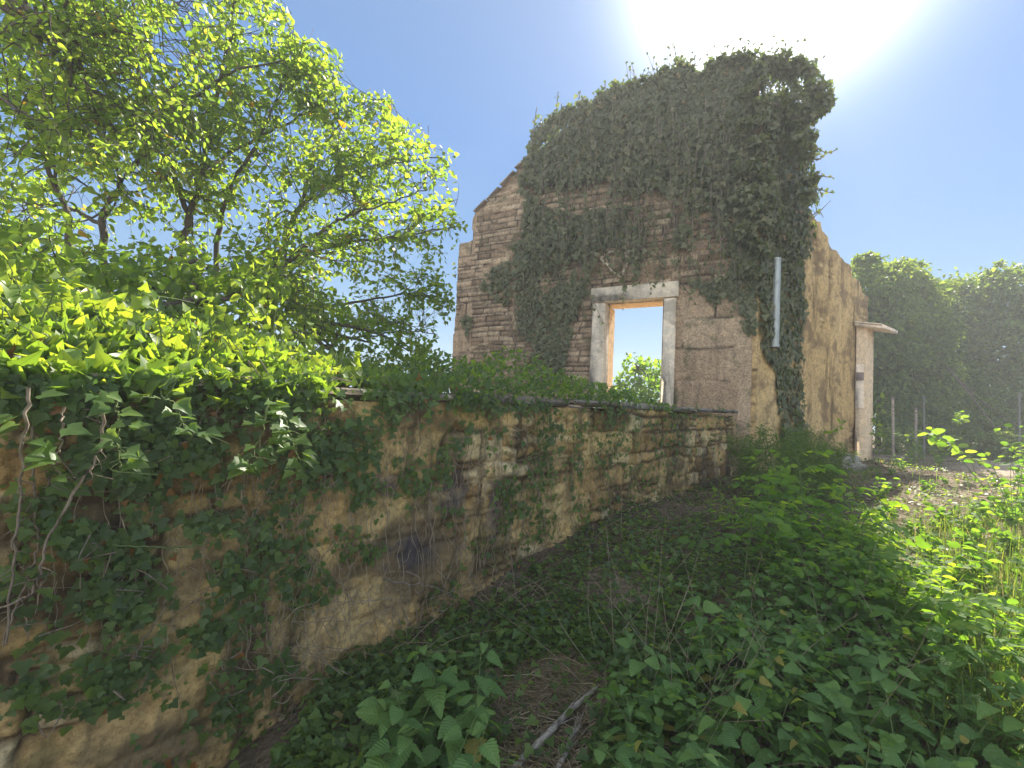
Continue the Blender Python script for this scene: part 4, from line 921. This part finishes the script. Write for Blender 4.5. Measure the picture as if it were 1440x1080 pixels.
for (tr) in (((1135, 205), (1150, 210), (1165, 215), (1178, 210)), ((1138, 220), (1150, 225), (1160, 218)), ((1142, 245), (1158, 248), (1172, 250)), ((1142, 262), (1158, 268), (1172, 272)), ((1138, 312), (1150, 300), (1168, 282)), ((1138, 305), (1152, 298), (1158, 306))):
    P_ = np.array([at(x, y, 8.75) for x, y in tr]); S = smoothline(P_, 16); tube(gs, S, .012, .004, 5)
    if tr[0][1] < 300: leaves(gl, IVYS, S[3:], unit(UP*.6+rng.normal(size=(13, 3))*.7), rdir(13), rng.uniform(.05, .09, 13), rng.random(13))
# small upright flower heads of the ivy along the skyline
for k in range(170):
    x = rng.uniform(752, 1165); y = np.interp(x, [745, 760, 830, 870, 950, 1000, 1060, 1128, 1165], [212, 182, 146, 122, 90, 86, 76, 78, 122]); d_ = min(fd(min(x, 1060)), 11.5)
    a = at(x, y+6, d_); b = a+UP*rng.uniform(.06, .36)+rng.normal(size=3)*.09; tube(gs, [a, b], .006, .004, 4)
    leaves(gl, IVYS, np.repeat(b[None], 5, 0), rdir(5), rdir(5), .05, rng.random(5))
stems_between(gs, Pm, 140, .012); stems_between(gs, pc, 60, .012)
gl.build('leaves', M_glareivy, hivy); gs.build('vines', M_vine, hivy)

# ---- ground cover -------------------------------------------------------
def ground_px(px, py, z0=.0):
    """Point where the sight line meets the ground."""
    r = ray(px, py); t = np.full(np.shape(px), 1.0); zt = np.full(np.shape(px), .2)
    for _ in range(12):
        t = np.clip((zt-EYE[2])/np.minimum(r[..., 2], -1e-3), .3, 40); p = EYE+r*t[..., None]; zt = .5*zt+.5*(gz(p[..., 0], p[..., 1])+z0)
    p[..., 2] = gz(p[..., 0], p[..., 1])+z0; return p
def front(p): return (p-WQ)@WN
BARE = [(686, 1110), (694, 975), (740, 935), (800, 925), (862, 955), (850, 1020), (812, 1110)]
PATHPX = [(1195, 700), (1260, 672), (1340, 655), (1450, 660), (1450, 712), (1340, 725), (1270, 770), (1215, 790)]
def path_px(p):
    x, y = project(p); return inside(PATHPX, x, y)
def bare_px(p):
    x, y = project(p); return inside(BARE, x, y)
SHADE = [(560, 1110), (600, 900), (700, 835), (860, 740), (1000, 672), (1060, 650), (1180, 660), (1180, 760), (1230, 880), (1330, 960), (1460, 1090)]
cover = Geo()
x, y = in_px([(380, 1100), (470, 940), (620, 875), (700, 832), (860, 737), (1010, 668), (1130, 660), (1130, 760), (1080, 860), (1000, 980), (880, 1100)], 12500); p = ground_px(x, y)
k = (front(p) > .06) & ((fbm(p[:, 0]*2.2, p[:, 1]*2.2, 23, 3) > .36) | (rng.random(len(p)) < .35)) & (~bare_px(p) | (rng.random(len(p)) < .10)); p = p[k]; m = len(p); h = rng.random(m)**1.5*.11+.015; p[:, 2] += h
leaves(cover, IVYS if False else IVY, p, unit(rng.normal(size=(m, 3))*np.array([1, 1, .25])), unit(UP+rng.normal(size=(m, 3))*.32), rng.uniform(.028, .062, m), rng.random(m)*.9)
x = rng.uniform(-2.2, 9.5, 22000); yq = rng.uniform(.6, 13, 22000); p = np.stack([x, yq, gz(x, yq)], -1); k = (front(p) > .06) & (fbm(x*1.6, yq*1.6, 25, 3) > .50) & ~bare_px(p); p = p[k]; m = len(p); p[:, 2] += rng.random(m)*.07+.01
leaves(cover, GROUNDLEAF, p, unit(rng.normal(size=(m, 3))*np.array([1, 1, .3])), unit(UP+rng.normal(size=(m, 3))*.4), rng.uniform(.025, .06, m), rng.random(m))
prop(cover.build('ground_cover', M_ivy), 'low creeping ivy and seedlings carpeting the shaded ground', 'ground cover', kind='stuff')
lit = Geo()
x = rng.uniform(-1.5, 9.5, 15000); yq = rng.uniform(.8, 14, 15000); p = np.stack([x, yq, gz(x, yq)], -1); fr_ = front(p); k = (fr_ > .03) & ((fbm(x*1.3, yq*1.3, 27, 3) > .46) | (rng.random(len(x)) < .15)); p = p[k]; m = len(p); p[:, 2] += .006+.02*rng.random(m)
leaves(lit, OVATE, p, unit(rng.normal(size=(m, 3))*np.array([1, 1, .2])), unit(UP+rng.normal(size=(m, 3))*.5), rng.uniform(.02, .07, m), rng.random(m))
for k in range(900):
    x = rng.uniform(-.8, 9); yq = rng.uniform(1.0, 11); a = np.array([x, yq, gz(x, yq)+.012])
    if front(a) < .05: continue
    an = rng.random()*pi; ln = rng.uniform(.08, .45); tube(lit, [a, a+np.array([cos(an)*ln/2, sin(an)*ln/2, .02*rng.random()+.012]), a+np.array([cos(an+.2)*ln, sin(an+.2)*ln, .01])], rng.uniform(.0015, .005), None, 4, rng.random())
x1, y1 = in_px(BARE, 800); x2, y2 = in_px(PATHPX, 520); x, y = np.concatenate([x1, x2]), np.concatenate([y1, y2]); p = ground_px(x, y, .01)
for a in p:
    an = rng.random()*pi; ln = rng.uniform(.08, .28); d_ = np.array([cos(an), sin(an), .12*rng.random()]); tube(lit, [a, a+d_*ln*.5+UP*.012, a+d_*ln], rng.uniform(.0014, .004), None, 3, .45+.55*rng.random())
prop(lit.build('leaf_litter', M_litter), 'dry fallen leaves and twigs scattered over the bare soil', 'leaf litter', kind='stuff')
def blades(g, p, h, wdt, lean=.45, tint=None):
    m = len(p); an = rng.random(m)*2*pi; d = np.stack([np.cos(an), np.sin(an), 0*an], -1); s = np.stack([-np.sin(an), np.cos(an), 0*an], -1)
    ln = lean*rng.random(m)[:, None]; V = []
    for t, w in ((0, 1), (.45, .8), (.8, .45), (1, 0)):
        c = p+UP*(h*t*(1-.35*ln[:, 0]*t))[:, None]+d*(h[:, None]*ln*t**2*1.3)
        V += [c-s*(wdt*w)[:, None], c+s*(wdt*w)[:, None]] if w else [c]
    V = np.stack(V, 1); F = np.array([[0, 1, 3], [0, 3, 2], [2, 3, 5], [2, 5, 4], [4, 5, 6]])
    g.add(V.reshape(-1, 3), (F[None]+np.arange(m)[:, None, None]*7).reshape(-1, 3), np.repeat(rng.random(m) if tint is None else tint, 7))
gr = Geo()
x, y = in_px([(1190, 650), (1300, 625), (1460, 600), (1500, 1100), (1340, 1100), (1260, 900), (1190, 780)], 9500); p = ground_px(x, y); k = (fbm(p[:, 0]*1.2, p[:, 1]*1.2, 29, 3) > .44) | (rng.random(len(p)) < .12); k &= ~path_px(p) | (rng.random(len(p)) < .18); p = p[k]; m = len(p)
blades(gr, p, rng.uniform(.06, .26, m), rng.uniform(.002, .0045, m), .8)
x, y = in_px([(1190, 650), (1440, 600), (1700, 640), (1900, 1100), (1300, 1100), (1220, 800)], 3500); p = ground_px(x, y); k = fbm(p[:, 0]*.8, p[:, 1]*.8, 30, 3) > .5; p = p[k]; m = len(p)
blades(gr, p, rng.uniform(.1, .4, m), rng.uniform(.002, .005, m), .6)
x, y = in_px([(600, 900), (720, 835), (870, 740), (1020, 690), (1040, 760), (960, 900), (700, 1080)], 500); p = ground_px(x, y); p = p[front(p) > .05]; m = len(p)
blades(gr, p, rng.uniform(.06, .22, m), rng.uniform(.0012, .003, m), .9)
prop(gr.build('grass', M_grass), 'yellow-green grass growing in the sunny clearing', 'grass', kind='stuff')

# ---- single plants ------------------------------------------------------
def nettle_mesh(h, r_):
    root = thing('nettle_plant', 'green nettle', 'nettle'); g = Geo(); gl = Geo(); n = int(h/.058); b = r_.normal(size=2)*.09
    S = np.array([[b[0]*t**2, b[1]*t**2, h*t] for t in np.linspace(0, 1, 10)]); tube(g, S, .0045, .002, 5); g.build('stem', M_stem, root, base=(0, 0, 0))
    for i in range(n):
        t = .15+.85*i/(n-1); z = h*t; c = np.array([b[0]*t**2, b[1]*t**2, z]); s = .05+.085*sin(pi*min(1, t*.85+.1))*(1.0 if t < .9 else .6)
        for sg in (0, 1):
            a = (i % 2)*pi/2+sg*pi+r_.normal()*.2; o = np.array([cos(a), sin(a), 0]); pet = .022+.02*r_.random()
            y_ = unit(o+UP*(.25*(t-.5)-.25*r_.random())); gg = c+o*pet+UP*.012
            tube(g2_ if False else gl, [c, gg], .0015, .001, 3, .3)
            leaves(gl, NETTLE, gg[None], y_[None], unit(UP+o*.35+r_.normal(size=3)*.28)[None], s*r_.uniform(.85, 1.15), np.array([1.0 if r_.random() < .03 else np.clip(.25+.5*t+.22*r_.normal(), 0, .95)]))
    gl.build('leaves', M_nettle, root, base=(0, 0, 0)); return root
def sapling_mesh(h, r_):
    root = thing('sapling', 'sapling', 'sapling'); g = Geo(); gl = Geo(); b = r_.normal(size=2)*.10
    S = np.array([[b[0]*t**1.5, b[1]*t**1.5, h*t] for t in np.linspace(0, 1, 10)]); tube(g, S, .006, .002, 5)
    n = int(h/.07)+3
    for i in range(n):
        t = .18+.82*(i+r_.random()*.5)/n; t = min(t, 1); c = np.array([b[0]*t**1.5, b[1]*t**1.5, h*t]); a = i*2.4+r_.normal()*.3; o = np.array([cos(a), sin(a), 0]); ln = (.13+.17*sin(pi*min(1, t*.8+.12)))*r_.uniform(.8, 1.15)
        tt = np.linspace(0, 1, 6)[:, None]; R_ = c+o*ln*tt+UP*(ln*(.75*tt-.45*tt**2)); tube(g, R_, .0018, .0009, 3)
        sd_ = np.cross(o, UP); m = 9; pos, yv = [], []
        for q in range(4):
            f = .28+.22*q; pq = c+o*ln*f+UP*ln*(.75*f-.45*f*f)
            for sg in (-1, 1): pos.append(pq); yv.append(unit(sd_*sg+o*.35-UP*.12*r_.random()))
        pos.append(R_[-1]); yv.append(unit(o-UP*.1)); pos = np.array(pos); yv = np.array(yv)
        leaves(gl, LEAFLET, pos, yv+r_.normal(size=(9, 3))*.22, unit(UP*.8+o*.3+r_.normal(size=(9, 3))*.5), (.036+.036*ln/.3)*r_.uniform(.8, 1.2, 9), np.clip(.15+.8*t*r_.uniform(.6, 1.1, 9), 0, 1))
    g.build('stem', M_stem, root, base=(0, 0, 0)); gl.build('leaves', M_sap, root, base=(0, 0, 0)); return root
def weed_mesh(h, r_):
    root = thing('broad_weed', 'weed', 'weed'); g = Geo(); gl = Geo()
    for k in range(5):
        a0 = r_.random()*6.28; o = np.array([cos(a0), sin(a0), 0]); hh = h*r_.uniform(.6, 1.1); S = np.array([o*hh*.35*t**1.4+UP*hh*t for t in np.linspace(0, 1, 7)]); tube(g, S, .003, .0015, 4)
        for i in range(1, 7):
            for sg in (0, 1):
                a = r_.random()*6.28; y_ = unit(np.array([cos(a), sin(a), -.1+.35*r_.random()])); leaves(gl, LEAFLET, S[i][None], y_[None], unit(UP*.7+r_.normal(size=3)*.7)[None], r_.uniform(.04, .095), np.array([r_.random()]))
    g.build('stem', M_stem, root, base=(0, 0, 0)); gl.build('leaves', M_sap, root, base=(0, 0, 0)); return root
def feather_mesh(h, r_):
    root = thing('feathery_weed', 'weed', 'weed'); g = Geo(); gl = Geo(); b = r_.normal(size=2)*.12
    for k in range(5):
        a0 = r_.random()*6.28; o = np.array([cos(a0), sin(a0), 0])*h*r_.uniform(.1, .34); S = np.array([o*t**1.4+UP*h*(t-.12*t*t)*r_.uniform(.93, 1.0) for t in np.linspace(0, 1, 9)]); tube(g, S, .0045, .0015, 4)
        m = 190; t = rng.random(m)**.8*.9+.1; j = np.minimum((t*8).astype(int), 7); pos = S[j]+(S[j+1]-S[j])*rng.random((m, 1)); dr_ = unit(rng.normal(size=(m, 3))*np.array([1, 1, .25])+UP*.25); pos = pos+dr_*(rng.random((m, 1))*.16*(1.2-t)[:, None])
        leaves(gl, NARROW, pos, unit(dr_+rng.normal(size=(m, 3))*.4), unit(UP+rng.normal(size=(m, 3))*.4), rng.uniform(.04, .085, m), rng.random(m)*.8)
    g.build('stem', M_stem, root, base=(0, 0, 0)); gl.build('leaves', M_dark, root, base=(0, 0, 0)); return root
r_ = np.random.default_rng(3)
def plant_all(protos, spots, labels, group):
    """Each spot gets its own copy; the first use of a prototype moves it there."""
    used = set()
    for i, (p, s) in enumerate(spots):
        k = int(rng.integers(len(protos))); pr_ = protos[k]; rz = rng.random()*6.28; lab = labels(p) if callable(labels) else labels
        if k in used: o = dup(pr_, p, rz, s, lab, tuple(rng.normal(size=2)*.14))
        else: used.add(k); o = pr_; o.location = tuple(p); o.rotation_euler = (0, 0, rz); o.scale = (s, s, s); o['label'] = lab
        o['group'] = group
    for k, pr_ in enumerate(protos):
        if k not in used:
            for ch in list(pr_.children): bpy.data.objects.remove(ch)
            bpy.data.objects.remove(pr_)
def spread(poly, n, mind, s0, s1, z0=0.0):
    x, y = in_px(poly, n*8); P = ground_px(x, y, z0); out = []
    for p in P:
        if front(p) < .12 or bare_px(p[None])[0] or (path_px(p[None])[0] and rng.random() < .9): continue
        if all((p[0]-q[0])**2+(p[1]-q[1])**2 > mind**2 for q, _ in out): out.append((p, rng.uniform(s0, s1)))
        if len(out) >= n: break
    return out
net = [nettle_mesh(h, r_) for h in (.42, .52, .60)]
sp1 = spread([(510, 1120), (560, 1040), (650, 1040), (680, 1120), (640, 1230), (530, 1230)], 11, .12, .75, 1.0)
net2 = [nettle_mesh(h, r_) for h in (.40, .50, .58, .46)]
sp2 = spread([(850, 1180), (900, 1010), (1000, 930), (1130, 930), (1240, 960), (1340, 1000), (1460, 1100), (1500, 1300), (900, 1300)], 120, .095, .45, .88)
sp2 += spread([(960, 940), (1040, 860), (1130, 850), (1200, 900), (1100, 960)], 26, .12, .45, .75)
plant_all(net, sp1, 'nettle in the compact clump at the foot of the ivied wall', 'nettles in the clump below the wall')
plant_all(net2, sp2, 'nettle in the dense patch filling the lower right foreground', 'nettles in the lower right patch')
sap = [sapling_mesh(h, r_) for h in (.55, .72, .85)]
sps = spread([(1040, 830), (1080, 790), (1150, 780), (1200, 830), (1180, 890), (1100, 890)], 15, .2, .55, 1.3)
sps += spread([(1050, 760), (1090, 735), (1170, 730), (1180, 790), (1070, 800)], 6, .28, .55, 1.05)
plant_all(sap, sps, 'pinnate-leaved sapling in the thicket between shade and sunny clearing', 'saplings at the edge of the shade')
sap2 = [sapling_mesh(h, r_) for h in (.42, .5, .6)]
sps = spread([(1200, 870), (1260, 860), (1330, 940), (1420, 1000), (1420, 1060), (1280, 980)], 24, .13, .65, 1.0)
sps += spread([(1185, 840), (1190, 760), (1215, 760), (1260, 830), (1300, 900), (1230, 880)], 14, .16, .6, .9)
sps += spread([(880, 1080), (980, 960), (1150, 950), (1300, 1020), (1300, 1090)], 16, .2, .45, .75)
plant_all(sap2, sps, 'low sunlit sapling glowing yellow-green beside the nettle patch', 'sunlit saplings')
fea = [feather_mesh(h, r_) for h in (.85, 1.0, 1.2)]
sps = spread([(1040, 690), (1060, 668), (1160, 668), (1175, 720), (1100, 735), (1040, 715)], 17, .22, .7, 1.05)
plant_all(fea, sps, 'dark feathery weed in the thicket where wall meets ruin', 'feathery weeds by the wall end')
wee = [weed_mesh(h, r_) for h in (.22, .3, .38)]
sps = spread([(1200, 700), (1230, 665), (1340, 640), (1460, 640), (1500, 1000), (1420, 960), (1300, 860), (1220, 760)], 70, .22, .5, 1.05)
plant_all(wee, sps, 'small broad-leaved weed in the sunny clearing', 'weeds in the clearing')
big = [weed_mesh(h, r_) for h in (.9, 1.1)]
sps = spread([(1390, 720), (1400, 680), (1470, 660), (1520, 740), (1420, 760)], 9, .3, .8, 1.1)
plant_all(big, sps, 'tall leafy bush at the right edge of the clearing', 'bushes at the right edge')
wx = [weed_mesh(h, r_) for h in (.5, .6)]
sps = spread([(1250, 655), (1260, 640), (1380, 640), (1390, 660)], 12, .35, .8, 1.2)
plant_all(wx, sps, 'leafy weed at the far end of the clearing before the dark trees', 'weeds at the far end')
# individual sprigs that stand out
def sprig(tr, d, r, lab, m, size, nm='bramble_shoot', cat='shoot', tint=(.5, 1)):
    P_ = np.array([at(x, y, dd) for (x, y), dd in zip(tr, np.linspace(d, d, len(tr)))]); P_[0, 2] = min(P_[0, 2], gz(P_[0, 0], P_[0, 1])+.0)
    S = smoothline(P_, 24); root = thing(nm, lab, cat, S[0]); g = Geo(); tube(g, S, r, r*.4, 5); g.build('stem', M_stem, root, smooth=True)
    j = rng.integers(10, 24, m); y = unit(rng.normal(size=(m, 3))*np.array([1, 1, .5])); g = Geo(); leaves(g, LEAFLET, S[j]+y*.02, y, unit(UP+rng.normal(size=(m, 3))*.5), size*rng.uniform(.7, 1.2, m), rng.uniform(*tint, m)); g.build('leaves', M_sap, root); return root
sprig([(1150, 690), (1160, 640), (1170, 610), (1192, 590)], 7.2, .008, 'lit shoot with few round leaves slanting up before the rendered side wall', 10, .12)
sprig([(1238, 665), (1232, 620), (1234, 590), (1242, 562)], 9.5, .009, 'upright shoot with yellow leaves beside the porch pier', 26, .11)
sprig([(1246, 650), (1280, 612), (1310, 610), (1340, 625), (1372, 650)], 8.5, .009, 'arching bramble with broad lit leaves in front of the dark trees', 34, .19, 'bramble')
sprig([(1225, 640), (1245, 616), (1270, 612), (1285, 622)], 9.8, .008, 'thin arching bare bramble left of the broad-leaved one', 7, .08, 'bramble')
sprig([(1010, 760), (1010, 720), (1012, 700), (1008, 688)], 4.9, .004, 'small pale seedling alone in the shade near the wall end', 8, .075, 'seedling', 'seedling')
sprig([(1102, 760), (1090, 700), (1088, 680), (1086, 672)], 4.6, .005, 'tall seedling with one round lit leaf above the thicket', 8, .085, 'seedling', 'seedling')
sprig([(1070, 790), (1062, 750), (1058, 735), (1060, 718)], 4.5, .004, 'leaning seedling left of the sapling thicket', 9, .075, 'seedling', 'seedling')
sprig([(1250, 860), (1252, 790), (1246, 765), (1244, 748)], 4.3, .005, 'seedling with two bright yellow leaves in the grass', 7, .085, 'seedling', 'seedling', (.9, 1))
sprig([(1370, 650), (1350, 600), (1352, 590), (1348, 580)], 10.5, .008, 'small bright bush against the dark trees', 26, .13, 'bramble_shoot')
# dry stalks leaning at the wall foot
g = Geo()
for k in range(70):
    c = random.choice([(735, 850), (760, 830), (850, 760), (700, 860), (560, 930), (930, 730)]); a = ground_px(np.array(c[0]+rng.normal()*22), np.array(c[1]+rng.normal()*14)); d = unit(np.array([rng.normal()*.8, rng.normal()*.8, .75])+WN*.3); ln = rng.uniform(.25, .75)
    if front(a) < .05: continue
    tube(g, smoothline([a, a+d*ln*.5+UP*.03, a+d*ln-UP*.05*rng.random()], 7), .0024, .0008, 4)
for k in range(60):
    x_, y_ = gauss_px(1, 1060, 980, 260, 110); a = ground_px(x_, y_)[0]; d = unit(np.array([rng.normal()*.6, rng.normal()*.6, 1.0])); ln = rng.uniform(.4, .85)
    if front(a) > .1: tube(g, smoothline([a, a+d*ln*.5+rng.normal(size=3)*.03, a+d*ln+rng.normal(size=3)*.06], 8), .0022, .0008, 4)
prop(g.build('dry_stalks', M_dry), 'bleached dead stalks leaning at the wall foot and among the nettles', 'dry stalks', kind='stuff')

# ---- fallen wood, rock, posts -------------------------------------------
def fallen(px0, py0, px1, py1, r0, r1, lab, grp=None):
    a = ground_px(np.array(float(px0)), np.array(float(py0)), r0*.8); b = ground_px(np.array(float(px1)), np.array(float(py1)), r1+.03); root = thing('fallen_branch', lab, 'branch', a)
    P_ = smoothline([a, a*.66+b*.34+np.array([.012, 0, .015]), a*.33+b*.67-np.array([.012, 0, 0]), b], 30); g = Geo(); tube(g, P_, r0, r1, 10, .5, .35); g.build('bough', M_wood, root)
    g = Geo(); d = unit(b-a)
    for k in range(7):
        f = .1+.75*rng.random(); c = a+(b-a)*f+UP*r0*.5; tube(g, [c, c+d*rng.uniform(.1, .3)+rng.normal(size=3)*.035], r0*.22, r0*.06, 5)
    g.build('splinter', M_wood, root); return root
fallen(712, 1090, 838, 968, .020, .012, 'grey weathered fallen branch lying in the litter beside the nettle clump')
fallen(778, 1090, 816, 1020, .013, .008, 'short broken branch lying right of the long weathered one')
def rock(px, py, d, s, lab):
    c = at(px, py, d); c[2] = gz(c[0], c[1])+s*.25; u_, v_ = np.meshgrid(np.linspace(0, 2*pi, 40), np.linspace(0, pi, 22)); D = np.stack([np.cos(u_)*np.sin(v_), np.sin(u_)*np.sin(v_), np.cos(v_)], -1)
    rad = s*(.7+.5*fbm(D[..., 0]*1.7+5, D[..., 1]*1.7+D[..., 2]*2.1, 7, 4)); V = c+D*rad[..., None]*np.array([1.25, 1, .8]); i = np.arange(21)[:, None]*40+np.arange(39)[None]
    g = Geo(); g.add(V.reshape(-1, 3), np.stack([i, i+40, i+41, i+1], -1).reshape(-1, 4), .5); o = g.build('boulder', M_rock, None, base=c, smooth=True); prop(o, lab, 'boulder')
rock(1186, 645, 9.2, .30, 'rounded grey boulder at the foot of the rendered side wall')
def post(px, py0, py1, d, r, lab, mat, nm, sq=False):
    a = gp(px, d, -.1); b = at(px, py0, d); b[:2] = a[:2]+rng.normal(size=2)*.015; root = thing(nm, lab, 'post', a, 'posts before the dark trees'); g = Geo()
    tube(g, [a, (a+b)/2, b], r, r, 4 if sq else 10); g.build('shaft', mat, root, smooth=not sq); g = Geo(); tube(g, [b-UP*.02, b+UP*.015], r*1.15, r*.9, 10); g.build('cap', mat, root, smooth=True)
post(1300, 557, 620, 13.5, .022, 'slim grey metal post in the middle before the dark trees', M_post, 'metal_post')
post(1288, 574, 620, 13.6, .032, 'short weathered stake just left of the slim metal post', M_wood, 'wooden_stake')
post(1434, 553, 610, 12.5, .024, 'grey metal post at the right edge before the dark trees', M_post, 'metal_post')
post(1257, 560, 620, 13.2, .035, 'weathered wooden stake standing right of the porch pier', M_wood, 'wooden_stake')

# ---- haze volume added to veil the ruin as lens glare would ---------------------------------------------------------
hz = Geo(); box(hz, (-78, -78, -3.5), (156, 0, 0), (0, 156, 0), (0, 0, 13.1), .5, .0001)
mh = bpy.data.materials.new('glare_haze_volume'); mh.use_nodes = True; hn = mh.node_tree.nodes
for n_ in list(hn):
    if n_.type == 'BSDF_PRINCIPLED': hn.remove(n_)
pv = hn.new('ShaderNodeVolumePrincipled'); pv.inputs['Color'].default_value = (.95, .96, 1.0, 1); pv.inputs['Density'].default_value = .0041; pv.inputs['Anisotropy'].default_value = .2
mh.node_tree.links.new(pv.outputs[0], hn['Material Output'].inputs['Volume'])
ho = prop(hz.build('glare_haze', mh), 'thin added haze standing in for the glare veil over the ruin', 'glare_haze', kind='stuff')
